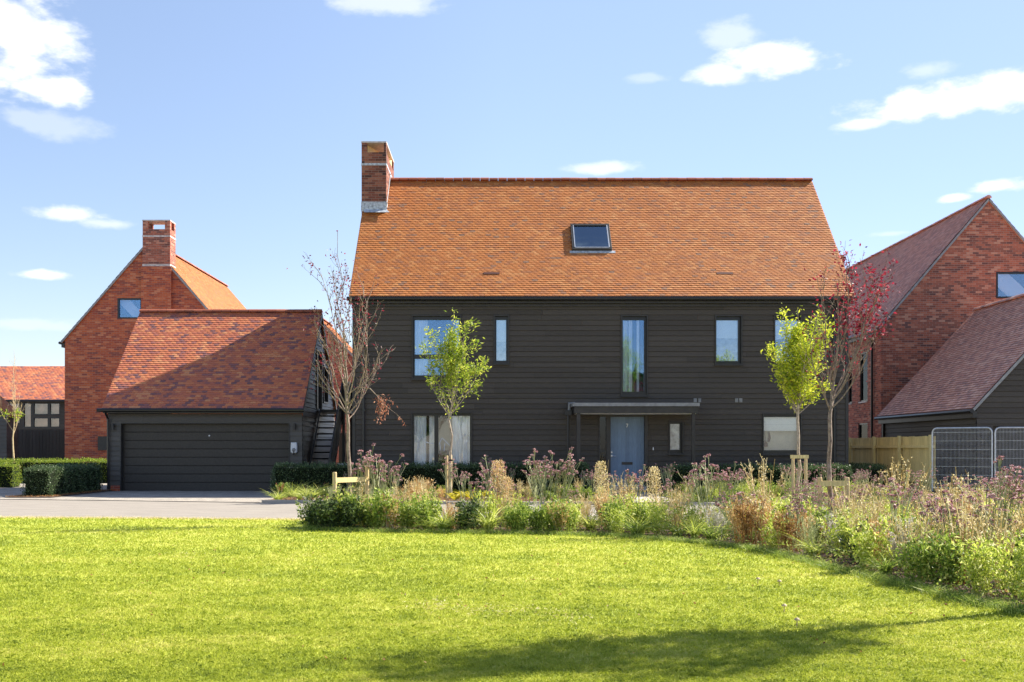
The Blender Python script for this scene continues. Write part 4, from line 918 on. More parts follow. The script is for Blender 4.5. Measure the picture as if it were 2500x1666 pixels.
# grey clad shed at the left border
sh = thing('shed', 'grey timber-clad outbuilding with a small sunlit orange roof at the left border', 'shed', (-24, 12.5, 0))
ds = 43.5; shx = lambda px: X_(px, ds)
wall_rows((shx(-200), 12.5, 0), (1, 0, 0), (0, -1, 0), lambda z: (0, shx(16)-shx(-200)), 0, Z_(1014, ds), .16, [], .02, .0, seed=2).build('wall', MT['board_grey'], sh)
wall_rows((shx(16), 12.5, 0), (0, 1, 0), (1, 0, 0), lambda z: (0, 1.0), 0, Z_(1014, ds), .16, [], .02, .0, seed=2).build('wall', MT['board_grey'], sh)
hwid = (shx(30)-shx(-110)); Vs = np.array([-1, 0, .9]); Ls = np.linalg.norm(Vs); Vs /= Ls
roof_slope('roof', MT['roof_orange'], sh, np.array([shx(30), 12.4, Z_(1016, ds)]), (0, 1, 0), Vs, 1.1, 2.6, seed=91)

# ================================================================== fences right
tf = thing('fence', 'pale new timber fence with three posts running back beside the right brick house', 'fence', (12.35, 2, 0))
FX = 12.35; ft = 1.66
g = MB(); y = -1.0; rg = random.Random(4)
while y < 11.5: g.box(FX+.03, FX+.055, y, y+.095, .05, ft+rg.uniform(-.008, .008)); y += .1
g.build('board', MT['timber_new'], tf)
for z in (.35, 1.36):
    g = MB(); g.bar((FX-.01, -1.0, z), (FX-.01, 11.5, z), .075, .085); g.build('rail', MT['timber_new'], tf)
for d in (30.05, 32.4, 34.6, 37.0, 39.4): boxo('post', MT['timber_new'], tf, FX-.11, FX-.055+.03, d+CAMY-.05, d+CAMY+.05, 0, ft+.03, bevel=.006)
def mesh_panel(label, a, b, zt=1.86, zb=.12):
    a = Vector((*a, 0)); b = Vector((*b, 0)); d = (b-a).normalized(); L_ = (b-a).length
    h = thing('mesh_fence_panel', label, 'fence panel', tuple(a), group='temporary mesh fence panels')
    g = MB(); r = .13; P = lambda u, z: tuple(a+d*u+Vector((0, 0, z)))
    arc = lambda cu, cz, t0, t1: [P(cu+r*math.cos(t0+(t1-t0)*i/5), cz+r*math.sin(t0+(t1-t0)*i/5)) for i in range(6)]
    g.tube([P(0, zb)]+arc(r, zt-r, math.pi, math.pi/2)+arc(L_-r, zt-r, math.pi/2, 0)+[P(L_, zb)], .021, 8); g.bar(P(0, zb+.1), P(L_, zb+.1), .03, .03)
    g.build('frame', MT['galv'], h)
    g = MB(); n = int(L_/.035)
    for i in range(1, n): g.bar(P(i*L_/n, zb+.1), P(i*L_/n, zt), .0035, .0035, up=(1, 0, 0))
    for k in range(7): g.bar(P(0, zb+.1+(zt-zb-.1)*(k+.5)/7), P(L_, zb+.1+(zt-zb-.1)*(k+.5)/7), .006, .006)
    g.build('mesh', MT['galv'], h)
    g = MB(); 
    for u in (0, L_): p = a+d*u; g.box(p.x-.12, p.x+.12, p.y-.3, p.y+.3, 0, .12)
    g.build('foot', MT['strap'], h); return h
mesh_panel('temporary galvanised mesh panel standing against the end of the timber fence', (X_(2276, 29.3), -1.7), (X_(2422, 28.2), -2.8))
mesh_panel('temporary galvanised mesh panel cut by the right edge of the picture', (X_(2429.5, 28.2), -2.8), (X_(2429.5, 28.2)+3.4, -3.4))

# ================================================================== LAWN GRASS
def grass_blades():
    rg = np.random.default_rng(77); n = 560000
    u = rg.random(n); d = 1/(1/5.5-u*(1/5.5-1/20.0)); X = rg.uniform(-.72, .72, n)*d
    led = np.interp(X, [p[0] for p in lawn_edge], [p[1] for p in lawn_edge]); Y = d+CAMY
    k = (Y < led-.03+rg.normal(0, .03, n)) & ~inpoly(X, Y, NBY); X, Y, d = X[k], Y[k], d[k]; n = len(X)
    f = (d/6)**.75
    H = rg.uniform(.018, .038, n)*(1+.25*(f-1)); W = rg.uniform(.003, .005, n)*f**1.25
    D_ = rdir(rg, n, .75); b = rg.normal(size=(n, 3))*.35; b[:, 2] = -.25
    side = np.cross(D_, rg.normal(size=(n, 3))); side /= np.linalg.norm(side, axis=1, keepdims=True)
    P = np.stack([X, Y, np.full(n, .010)], 1); tip = P+D_*H[:, None]+b*H[:, None]; mid = P+D_*H[:, None]*.55
    V = np.stack([P-side*W[:, None]/2, P+side*W[:, None]/2, mid+side*W[:, None]*.4, tip, mid-side*W[:, None]*.4], 1).reshape(-1, 3)
    q = (np.arange(n)*5)[:, None]+np.arange(5)
    o = npobj('grass', V, [q], [MT['blade']]); o['kind'] = 'stuff'; o['label'] = 'short mown lawn grass, yellow green with straw patches'
    # taller unmown tufts along the bed edge and the road edge
    rg = np.random.default_rng(5); n = 16000; t = rg.uniform(0, len(NBY)-4.001, n); i = t.astype(int); fr = (t-i)[:, None]; A = np.array(NBY)
    P2 = A[i]*(1-fr)+A[i+1]*fr+rg.normal(0, .07, (n, 2))+np.array([-.03, -.04]); P = np.column_stack([P2, np.full(n, .01)])
    b = rg.normal(size=(n, 3))*.5; b[:, 2] = -.3
    V, q = blades(P, rdir(rg, n, .5), rg.uniform(.05, .13, n), rg.uniform(.005, .009, n), b, rg, 2)
    o = npobj('edge_grass', V, [q], [MT['pl_green']]); o['kind'] = 'stuff'; o['label'] = 'longer dark green grass fringing the planting bed'
    n = 9000; X = rg.uniform(-11, 0, n); led = np.interp(X, [p[0] for p in lawn_edge], [p[1] for p in lawn_edge]); P = np.column_stack([X, led-np.abs(rg.normal(0, .16, n))+.05, np.full(n, .01)])
    b = rg.normal(size=(n, 3))*.6; b[:, 2] = -.3
    V, q = blades(P, rdir(rg, n, .7), rg.uniform(.03, .08, n), rg.uniform(.006, .011, n), b, rg, 1)
    o = npobj('verge_grass', V, [q], [MT['pl_straw']]); o['kind'] = 'stuff'; o['label'] = 'dry straw coloured grass along the road edge of the lawn'
grass_blades()

# ================================================================== HEDGES
def hedge(label, p0, p1, w, h, mat, seed, z0=.0, dens=1500, group=None):
    rg = np.random.default_rng(seed); a = np.array(p0, float); b = np.array(p1, float); d = b-a; L_ = np.linalg.norm(d); d /= L_; nn = np.array([-d[1], d[0]])
    area = 2*L_*h+L_*w+2*w*h; n = int(area*dens); 
    u = rg.random(n); pr = np.array([L_*h, L_*h, L_*w*1.2, w*h, w*h]); f = rg.choice(5, n, p=pr/pr.sum()); s = rg.uniform(0, L_, n); t = rg.uniform(-w/2, w/2, n); z = rg.uniform(z0+.03, h, n)
    s = np.where(f == 3, 0, np.where(f == 4, L_, s)); t = np.where(f == 0, -w/2, np.where(f == 1, w/2, t)); z = np.where(f == 2, h, z)
    nor = np.zeros((n, 3)); nor[f == 0] = [*(-nn), 0]; nor[f == 1] = [*nn, 0]; nor[f == 2] = [0, 0, 1]; nor[f == 3] = [*(-d), 0]; nor[f == 4] = [*d, 0]
    bumpy = (np.sin(s*5.3+seed)+np.sin(s*2.1+1+seed)+np.sin(z*9+s*3)+np.sin(s*13+z*4))*.022-.10*np.clip((z/h-.86)/.14, 0, 1)**2*(f != 2)
    P = np.column_stack([a[0]+d[0]*s+nn[0]*t, a[1]+d[1]*s+nn[1]*t, z])+nor*(rg.normal(-.02, .03, n)+bumpy)[:, None]
    D_ = nor*.55+rg.normal(size=(n, 3))*.55+np.array([0, 0, .35]); A = Acc(); A.add(leaves(P, D_, rg.uniform(.03, .055, n), rg.uniform(.018, .03, n), rg))
    k = int(L_*w*190); s = rg.uniform(0, L_, k); t = rg.uniform(-w/2, w/2, k); P0 = np.column_stack([a[0]+d[0]*s+nn[0]*t, a[1]+d[1]*s+nn[1]*t, np.full(k, h-.05)]); up = rdir(rg, k, .5)*rg.uniform(.05, .17, k)[:, None]
    for q in range(4): A.add(leaves(P0+up*(.4+.2*q), rdir(rg, k, 1.3), .045, .022, rg))
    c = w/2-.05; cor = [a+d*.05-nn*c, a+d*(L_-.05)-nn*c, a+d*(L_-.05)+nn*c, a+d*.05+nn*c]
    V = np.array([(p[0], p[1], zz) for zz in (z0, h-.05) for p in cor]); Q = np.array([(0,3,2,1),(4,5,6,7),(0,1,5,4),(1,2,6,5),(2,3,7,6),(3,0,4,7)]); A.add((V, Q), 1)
    o = A.obj('hedge', [MT[mat], MT['hedge_core']]); tag(o, label, 'hedge', group); return o
hedge('clipped dark green hedge between the left garage doorway and the blue front door', (-6.3, -1.35), (2.5, -1.2), .7, .80, 'hedge_leaf', 1)
hedge('clipped dark green hedge right of the blue front door, under the kitchen window', (4.75, -1.2), (9.9, -1.0), .7, .76, 'hedge_leaf', 2)
hedge('dark green hedge at the left corner of the garage, beside the drive', (-12.42, -2.75), (-12.5, 1.2), .72, .74, 'hedge_leaf', 3)
hedge('bright sunlit hedge behind the dark one, in front of the left brick house', (-19.8, 8.6), (-14.1, 8.9), .9, .82, 'hedge_leaf_sunlit', 4, dens=700)
hedge('low sunlit hedge at the far left edge beyond the drive', (-22.0, 3.6), (-16.2, 4.4), .9, .74, 'hedge_leaf_sunlit', 5, dens=900)
hedge('small dark hedge at the foot of the timber fence', (11.3, .6), (12.1, 5.5), .6, .7, 'hedge_leaf', 6, dens=700)

# ================================================================== TREES
def tree(name, label, cat, base, H, fork, nl, r0, reach, leafmats, nleaf, seed, bark, lsize=(.05, .026), tilt=(.8, .35), leaf_zone=None, sub=5, group=None, droop=None, azw=None, lean=(0, 0), twl=.35, tufts=3, loose=.06, targets=()):
    rg = np.random.default_rng(seed); rd = random.Random(seed); root = thing(name, label, cat, base, group)
    mb = MB(); tips = []
    def V3(a): return Vector(a)
    lead = [V3((0, 0, -.05))]; n = 12; wx = rg.normal(0, .018, n+1); wy = rg.normal(0, .018, n+1)
    for i in range(1, n+1): z = H*i/n; f = max(0, z-fork)/(H-fork); lead.append(V3((wx[i]*(1 if z < fork else 2)+lean[0]*f, wy[i]+lean[1]*f, z)))
    rad = [r0*(1.25 if i == 0 else 1)*(1-.28*min(1, i*H/n/fork)) if i*H/n <= fork else max(.0045, r0*.62*(1-(i*H/n-fork)/(H-fork))**1.1) for i in range(n+1)]
    mb.tube(lead, rad, 8)
    def at(z):
        t = z/H*n; i = min(int(t), n-1); return lead[i].lerp(lead[i+1], t-i)
    def limb(p, d, L_, r, lvl):
        m = 6 if lvl < 2 else 4; pts = [p]; d = d.normalized(); rr = [r]
        for j in range(m):
            w = Vector((rd.gauss(0, 1), rd.gauss(0, 1), rd.gauss(0, 1)))*(.10+.05*lvl); d = (d+w+Vector((0, 0, .16 if lvl < 2 else .10))).normalized(); pts.append(pts[-1]+d*L_/m); rr.append(max(.0022, r*(1-(j+1)/m*.8)))
        mb.tube(pts, rr, 5 if lvl < 2 else 4)
        if lvl >= 1:
            for j in range(1, m+1): tips.append((pts[j], (pts[j]-pts[j-1]).normalized(), j == m))
        if lvl == 0 or (lvl == 1 and L_ > .3):
            k = sub if lvl == 0 else 3
            for j in range(k):
                f = .25+.72*(j+.5)/k*1.0; t = f*m; i = min(int(t), m-1); q = pts[i].lerp(pts[i+1], t-i); ax = (pts[i+1]-pts[i]).normalized()
                s_ = ax.cross(Vector((rd.gauss(0, 1), rd.gauss(0, 1), rd.gauss(0, 1)))).normalized()
                limb(q, ax*.8+s_*.65+Vector((0, 0, .15)), (L_*.42 if lvl == 0 else twl*.6)*rd.uniform(.6, 1.15)*(1.15-f*.5), r*.5, lvl+1)
        if lvl == 0: tips.append((pts[-1], d, True))
    for i in range(nl):
        f = (i+.3)/nl; z = fork+(H*.86-fork)*f**1.25; a = i*2.399+rd.uniform(-.4, .4)+1
        if azw: a = azw(a, rd)
        th = tilt[0]+(tilt[1]-tilt[0])*f; L_ = reach(f, a)*rd.uniform(.62, 1.25)
        limb(at(z), Vector((math.cos(a)*math.sin(th), math.sin(a)*math.sin(th), math.cos(th))), L_, max(.0055, r0*.30*(1-.5*f)), 0)
    for (z0, tx, ty, tz) in targets:
        p0 = at(z0); v = Vector((tx, ty, tz))-p0; limb(p0, v.normalized()-Vector((0, 0, .28)), v.length*1.02, r0*.34, 0)
    for j in range(6): tips.append((at(H*(.8+.2*j/5)), Vector((0, 0, 1)), True))
    dro = []
    if droop:
        p = at(fork+.45); tgt = Vector(droop); mid = p.lerp(tgt, .55)+Vector((0, 0, .25)); pts = [p, p.lerp(mid, .5)+Vector((0, 0, .08)), mid, mid.lerp(tgt, .6), tgt]; mb.tube(pts, [.013, .011, .009, .006, .004], 5)
        for k in range(14):
            q = mid.lerp(tgt, rd.uniform(.2, 1)); e = q+Vector((rd.gauss(.05, .09), rd.gauss(0, .09), -rd.uniform(.05, .3))); mb.tube([q, q.lerp(e, .5)+Vector((0, 0, .03)), e], [.004, .003, .002], 4); dro.append(e); dro.append(q.lerp(e, .6))
    mb.build('trunk', MT[bark], root, local=True)
    P = []; D_ = []; M_i = []
    tp = [t for t in tips if (leaf_zone is None or leaf_zone(t[0], rd))]
    if tp:
        per = nleaf/len(tp)
        for (p, d, e) in tp:
            k = int(per)+(rd.random() < per-int(per)); k = k*(2 if e else 1) if tufts > 2 else k
            for _ in range(k):
                P.append(tuple(p+Vector((rd.gauss(0, loose), rd.gauss(0, loose), rd.gauss(-loose*.4, loose))))); v = d*.5+Vector((rd.gauss(0, .7), rd.gauss(0, .7), rd.gauss(-.15, .5))); D_.append(tuple(v))
    P = np.array(P); D_ = np.array(D_); n = len(P); A = Acc(); A.add(leaves(P, D_, rg.uniform(.7, 1.3, n)*lsize[0], rg.uniform(.7, 1.2, n)*lsize[1], rg), 0)
    mats = [MT[leafmats[0]]]
    if dro:
        PP = np.array([tuple(q+Vector((rd.gauss(0, .03), rd.gauss(0, .03), rd.gauss(0, .03)))) for q in dro for _ in range(5)]); A.add(leaves(PP, rg.normal(size=(len(PP), 3))-np.array([0, 0, 1.]), .06, .022, rg), 1); mats.append(MT['leaf_russet'])
    A.obj('crown', mats, root, local=True)
    return root
def gp(px, d): return (X_(px, d), d+CAMY, .03)
def bulge(c, w, top, base=.25):
    return lambda f, a: base+top*math.exp(-((f-c)/w)**2)
tree('red_leaved_tree', 'nearly bare young tree with a few dark red leaves, left of the big house', 'tree', gp(851, 18.3), 5.05, 1.75, 15, .040,
     lambda f, a: 1.0-.5*f, ['leaf_red'], 640, 11, 'bark_pink', (.055, .03), (.9, .3), sub=8, droop=(.72, -.1, 1.95), twl=.4, lean=(-.22, .05), tufts=1,
     leaf_zone=lambda p, rd: rd.random() < (.9 if p.z > 3.3 else .35),
     targets=((2.0, -.52, 0, 3.5), (1.9, .58, 0, 3.4), (1.85, .68, .1, 2.75), (2.3, -.48, .1, 4.3), (2.2, .34, 0, 4.1), (1.85, -.5, .1, 2.8), (2.0, .5, -.4, 3.6), (2.1, -.3, .4, 3.8)))
tree('ash_tree', 'slim young tree with green-yellow leaves in front of the two left windows', 'tree', gp(1101, 27), 4.82, 2.0, 13, .042,
     bulge(.22, .42, .45, .22), ['leaf_lime'], 2900, 22, 'bark_pale', (.10, .034), (.62, .25), sub=5, leaf_zone=lambda p, rd: (p.z > 2.95 or rd.random() < .22) or p.x > .62, loose=.07,
     targets=((2.3, .40, 0, 4.3), (2.1, .78, .1, 3.3), (2.1, .58, -.2, 3.0), (2.2, -.5, 0, 3.65), (2.1, -.6, .1, 2.95), (2.6, .35, .2, 3.9), (2.6, -.25, -.3, 4.0)))
tree('ash_tree', 'fuller young tree with bright yellow-green leaves in front of the two right windows', 'tree', gp(1948, 26), 4.70, 2.05, 17, .046,
     bulge(.25, .5, .5, .25), ['leaf_yellow'], 5400, 34, 'bark_pale', (.10, .038), (.7, .25), sub=6, leaf_zone=lambda p, rd: p.z > 2.5 or rd.random() < .4, loose=.075,
     targets=((2.2, -.62, 0, 3.5), (2.2, .62, .1, 3.75), (2.5, .35, 0, 4.35), (2.5, -.3, .2, 4.2), (2.1, .68, 0, 2.85), (2.1, -.6, .1, 3.1), (2.3, .1, -.5, 3.6), (2.4, .6, -.2, 4.0)))
tree('red_leaved_tree', 'young tree with crimson leaves at the right corner of the big house', 'tree', gp(2030, 17), 4.2, 1.75, 11, .042,
     lambda f, a: 1.25-.6*f+.2*math.cos(a), ['leaf_crimson'], 1300, 47, 'bark_pink', (.06, .034), (.85, .4), sub=8, lean=(.25, .0), twl=.5, tufts=1,
     leaf_zone=lambda p, rd: rd.random() < (1 if (p.x > .15 and p.z > 3.1) else (.3 if p.z > 3.4 else .14)),
     targets=((2.0, .95, 0, 3.9), (2.1, .85, .2, 3.5), (2.3, .6, 0, 4.2), (1.9, -.45, 0, 3.2), (1.9, 1.0, -.1, 3.0), (2.2, -.35, .1, 3.9), (2.0, .7, -.3, 3.7)))
tree('sapling', 'small sapling with pale bare branches and a few green leaves beside the black fence', 'tree', gp(33, 39.5), 5.0, 1.75, 12, .035,
     lambda f, a: 1.1-.6*f, ['leaf_lime'], 110, 53, 'bark_yellow', (.10, .06), (.7, .25), sub=7, leaf_zone=lambda p, rd: p.z < 2.7)
# trees off to the right and behind the camera: they throw the long shade on the lawn and show in the window glass
tree('street_tree', 'young leafy tree at the right of the lawn, just outside the frame', 'tree', (6.2, -21.65, .03), 7.3, 3.4, 20, .06,
     bulge(.3, .5, .8), ['leaf_lime'], 4200, 61, 'bark_grey', (.085, .045), (.8, .3), sub=6, loose=.11, targets=((3.6, -1.1, .3, 5.2), (3.8, .9, -.4, 5.6), (3.5, -.3, -1.0, 4.8), (4.2, .3, .9, 6.4)))
tree('garden_tree', 'round leafy tree across the green, seen only reflected in the tall window', 'tree', (11.5, -57, 0), 8.2, 2.2, 30, .16,
     bulge(.35, .5, 2.6), ['far_leaf'], 9000, 62, 'bark_grey', (.3, .2), (1.1, .4), sub=7)
tree('garden_tree', 'broad leafy tree far behind the green, reflected in the ground floor windows', 'tree', (-7, -60, 0), 6.0, 1.6, 30, .16,
     bulge(.35, .5, 2.6), ['far_leaf'], 9000, 63, 'bark_grey', (.3, .2), (1.1, .4), sub=7)

# stakes
def stakes(label, posts, rail, mat='timber', strap=None):
    c = posts[0]; h = thing('tree_stake', label, 'tree stake', (c[0], c[1], 0))
    for (x, y, zt) in posts:
        g = MB(); g.tube([(x, y, -.02), (x, y, zt-.015), (x, y, zt)], [.036, .036, .030], 10); g.build('post', MT[mat], h)
    if rail:
        a, b, z = rail; g = MB(); g.bar((*a, z), (*b, z), .03, .085); g.build('crossbar', MT['timber_new'], h)
    if strap:
        x, y, z, r = strap; g = MB(); pts = [(x+r*math.cos(t*math.pi/6), y+r*math.sin(t*math.pi/6), z) for t in range(13)]
        for p, q in zip(pts, pts[1:]): g.bar(p, q, .006, .045)
        g.build('tie', MT['strap'], h)
    return h
B1 = gp(851, 18.3)
stakes('pair of round stakes with a crossbar holding the left red-leaved tree', [(X_(817, 17.9), 17.9+CAMY, .90), (X_(896, 18.6), 18.6+CAMY, 1.0)], ((X_(817, 17.9), 17.94+CAMY), (X_(896, 18.6), 18.56+CAMY), .76), strap=(B1[0], B1[1]+.02, .76, .062))
stakes('two upright stakes at the foot of the left green tree', [(X_(1091, 26.8), 26.75+CAMY, 1.12), (X_(1100.5, 27.2), 27.25+CAMY, 1.14)], None, strap=(gp(1101, 27)[0], gp(1101, 27)[1], 1.0, .06))
B3 = gp(1948, 26)
stakes('two sawn stakes joined by a short bar at the right green tree', [(X_(1933, 25.9), 25.8+CAMY, 1.10), (X_(1960, 26), 25.75+CAMY, 1.12)], ((X_(1926, 25.9), 25.77+CAMY), (X_(1966, 26), 25.72+CAMY), 1.10), strap=(B3[0], B3[1], 1.05, .06))
stakes('low stake frame around the crimson tree, half sunk in tall flowers', [(X_(1997, 17), 16.9+CAMY, .84), (X_(2063, 17), 16.9+CAMY, .84)], ((X_(1997, 17), 16.88+CAMY), (X_(2063, 17), 16.88+CAMY), .74))
stakes('short stake frame with a pale top bar at the sapling', [(X_(20, 39.4), 8.3, .62), (X_(50, 39.4), 8.3, .62)], ((X_(14, 39.4), 8.25), (X_(56, 39.4), 8.25), .62))

# ================================================================== PLANT KINDS (built once each, then copied)
def k_verbena(rg, h=1.1, n=6, spread=.28):
    st = Acc(); fl = Acc(); a = rg.uniform(0, 6.28, n); P0 = np.column_stack([np.cos(a)*.05, np.sin(a)*.05, np.zeros(n)]); d = rdir(rg, n, spread)
    L1 = rg.uniform(.5, .7, n)*h; P1 = P0+d*L1[:, None]; st.add(stick(P0, P1, .0085, .0065))
    k = 4; Q0 = np.repeat(P0+d*(L1*.75)[:, None], k, 0)+np.repeat(d, k, 0)*np.tile(np.array([0, .08, .16, .25]), n)[:, None]*h*.6*.5; Q0[3::4] = P1
    dd = np.repeat(d, k, 0)+rg.normal(size=(n*k, 3))*.22; dd /= np.linalg.norm(dd, axis=1, keepdims=True); L2 = rg.uniform(.22, .42, n*k)*h; Q1 = Q0+dd*L2[:, None]; Q1[:, 2] = np.maximum(Q1[:, 2], Q0[:, 2]); st.add(stick(Q0, Q1, .0058, .0046))
    k2 = 2; R0 = np.repeat(Q0+dd*(L2*.8)[:, None], k2, 0); d3 = np.repeat(dd, k2, 0)+rg.normal(size=(len(R0), 3))*.4; d3[:, 2] = np.abs(d3[:, 2]); R1 = R0+d3*.07; st.add(stick(R0, R1, .0036, .0034))
    T = np.vstack([Q1, R1[rg.random(len(R1)) < .3]]); fl.add(heads(T, rg.uniform(.022, .036, len(T)), rg, .38, 14))
    m = n*5; t = rg.random(m)*.7; i = rg.integers(0, n, m); PL = P0[i]+d[i]*(L1[i]*t)[:, None]; st.add(leaves(PL, rdir(rg, m, 1.4), rg.uniform(.04, .09, m), .012, rg))
    return [('stems', st, ['pl_stem']), ('flowers', fl, ['pl_mauve'])]
def k_leafy(rg, mat, h=.5, r=.25, n=900, ls=(.04, .02), stemn=16, up=.5, top=1.0):
    A = Acc(); d = rdir(rg, stemn, .75); L_ = h*rg.uniform(.6, 1.1, stemn); P0 = rg.normal(0, r*.25, (stemn, 3)); P0[:, 2] = 0; P1 = P0+d*L_[:, None]*np.array([r/h*1.6, r/h*1.6, 1]); A.add(stick(P0, P1, .004, .002), 0)
    i = rg.integers(0, stemn, n); t = rg.random(n)**.65; P = P0[i]+(P1-P0)[i]*t[:, None]+rg.normal(0, .035, (n, 3)); P[:, 2] = np.abs(P[:, 2])+.01
    D_ = rg.normal(size=(n, 3))*.8+np.array([0, 0, up]); A.add(leaves(P, D_, rg.uniform(.6, 1.3, n)*ls[0], rg.uniform(.6, 1.2, n)*ls[1], rg), 0)
    return [('foliage', A, [mat])]
def k_dry(rg, mat='pl_straw', h=.75, r=.2, n=26, seeds=520, ss=.022):
    A = Acc(); d = rdir(rg, n, .45); L_ = h*rg.uniform(.6, 1.1, n); P0 = rg.normal(0, .05, (n, 3)); P0[:, 2] = 0; P1 = P0+d*L_[:, None]; A.add(stick(P0, P1, .0055, .003), 0)
    k = n*5; i = rg.integers(0, n, k); t = rg.uniform(.35, .95, k); Q0 = P0[i]+(P1-P0)[i]*t[:, None]; Q1 = Q0+(d[i]*.6+rg.normal(size=(k, 3))*.45)*(.09*h+.04); A.add(stick(Q0, Q1, .0032, .002), 0)
    j = rg.integers(0, k, seeds); f = rg.random(seeds); P = Q0[j]+(Q1-Q0)[j]*f[:, None]+rg.normal(0, .008, (seeds, 3)); A.add(leaves(P, rg.normal(size=(seeds, 3)), rg.uniform(.7, 1.6, seeds)*ss, rg.uniform(.6, 1.2, seeds)*ss*.8, rg), 0)
    return [('stems', A, [mat])]
def k_grass(rg, mat='pl_lime', h=.5, n=170, w=.014, out=.9):
    A = Acc(); a = rg.uniform(0, 6.28, n); P = np.column_stack([np.cos(a), np.sin(a), np.zeros(n)])*rg.uniform(0, .08, n)[:, None]; d = rdir(rg, n, .6); o = d*np.array([1, 1, 0]); o /= np.linalg.norm(o, axis=1, keepdims=True)+1e-6
    b = o*rg.uniform(.3, out, n)[:, None]; b[:, 2] = -rg.uniform(.1, .75, n); A.add(blades(P, d, h*rg.uniform(.6, 1.2, n), w*rg.uniform(.6, 1.2, n), b, rg, 5)); return [('leaves', A, [mat])]
def k_fern(rg, mat='pl_yellow', h=.38, n=16):
    A = Acc()
    for i in range(n):
        a = rg.uniform(0, 6.28); L_ = h*rg.uniform(.8, 1.3); t = np.linspace(.08, 1, 18); o = np.array([math.cos(a), math.sin(a), 0]); sd = np.array([-o[1], o[0], 0]); C = o*t[:, None]*L_*.85; C[:, 2] = L_*(t*1.15-.65*t*t)*1.0
        W = .085*np.sin(np.pi*np.clip(t*.92+.08, 0, 1)); 
        for s in (-1, 1):
            D_ = np.tile(sd*s, (18, 1))+o*.35+rg.normal(0, .12, (18, 3)); A.add(leaves(C, D_, W+.02, .024, rg, .1))
        A.add(stick(C[:-1], C[1:], .003, .003))
    return [('fronds', A, [mat])]
def k_feather(rg, mat='pl_pale', h=.6, n=70):
    A = Acc(); d = rdir(rg, n, .45); L_ = h*rg.uniform(.6, 1.1, n); P0 = rg.normal(0, .04, (n, 3)); P0[:, 2] = 0; P1 = P0+d*L_[:, None]; A.add(stick(P0, P1, .002, .001))
    k = 900; i = rg.integers(0, n, k); t = rg.uniform(.2, 1, k); Q = P0[i]+(P1-P0)[i]*t[:, None]; A.add(leaves(Q, d[i]+rg.normal(size=(k, 3))*.4, rg.uniform(.03, .07, k), .004, rg)); return [('plume', A, [mat])]
def k_column(rg, mat='pl_straw', h=.95, r=.13, n=1500):
    A = Acc(); m = 10; P0 = rg.normal(0, .03, (m, 3)); P0[:, 2] = 0; d = rdir(rg, m, .12); P1 = P0+d*h*rg.uniform(.8, 1.05, m)[:, None]; A.add(stick(P0, P1, .004, .002))
    z = rg.uniform(.12, 1, n); a = rg.uniform(0, 6.28, n); rr = r*(.35+.65*np.sin(np.pi*np.clip(z, 0, 1)**1.3*.9))*np.sqrt(rg.random(n)); P = np.column_stack([np.cos(a)*rr, np.sin(a)*rr, z*h]); A.add(leaves(P, rg.normal(size=(n, 3))+np.array([0, 0, .7]), rg.uniform(.018, .034, n), rg.uniform(.008, .016, n), rg)); return [('foliage', A, [mat])]
def k_redspike(rg):
    parts = k_grass(rg, 'pl_green', .28, 60, .012, .6); A = Acc(); n = 9; P0 = np.zeros((n, 3)); d = rdir(rg, n, .35); P1 = P0+d*rg.uniform(.3, .48, n)[:, None]; A.add(stick(P0, P1, .003, .003)); B = Acc(); k = n*16; i = rg.integers(0, n, k); t = rg.uniform(.6, 1.02, k); B.add(leaves((P1[i]*t[:, None]), rg.normal(size=(k, 3)), .022, .012, rg)); return parts+[('stems', A, ['pl_stem']), ('flowers', B, ['pl_redflower'])]
def seeds_(f_, n_, s_, *a, **k): return [f_(np.random.default_rng(s_+i), *a, **k) for i in range(n_)]
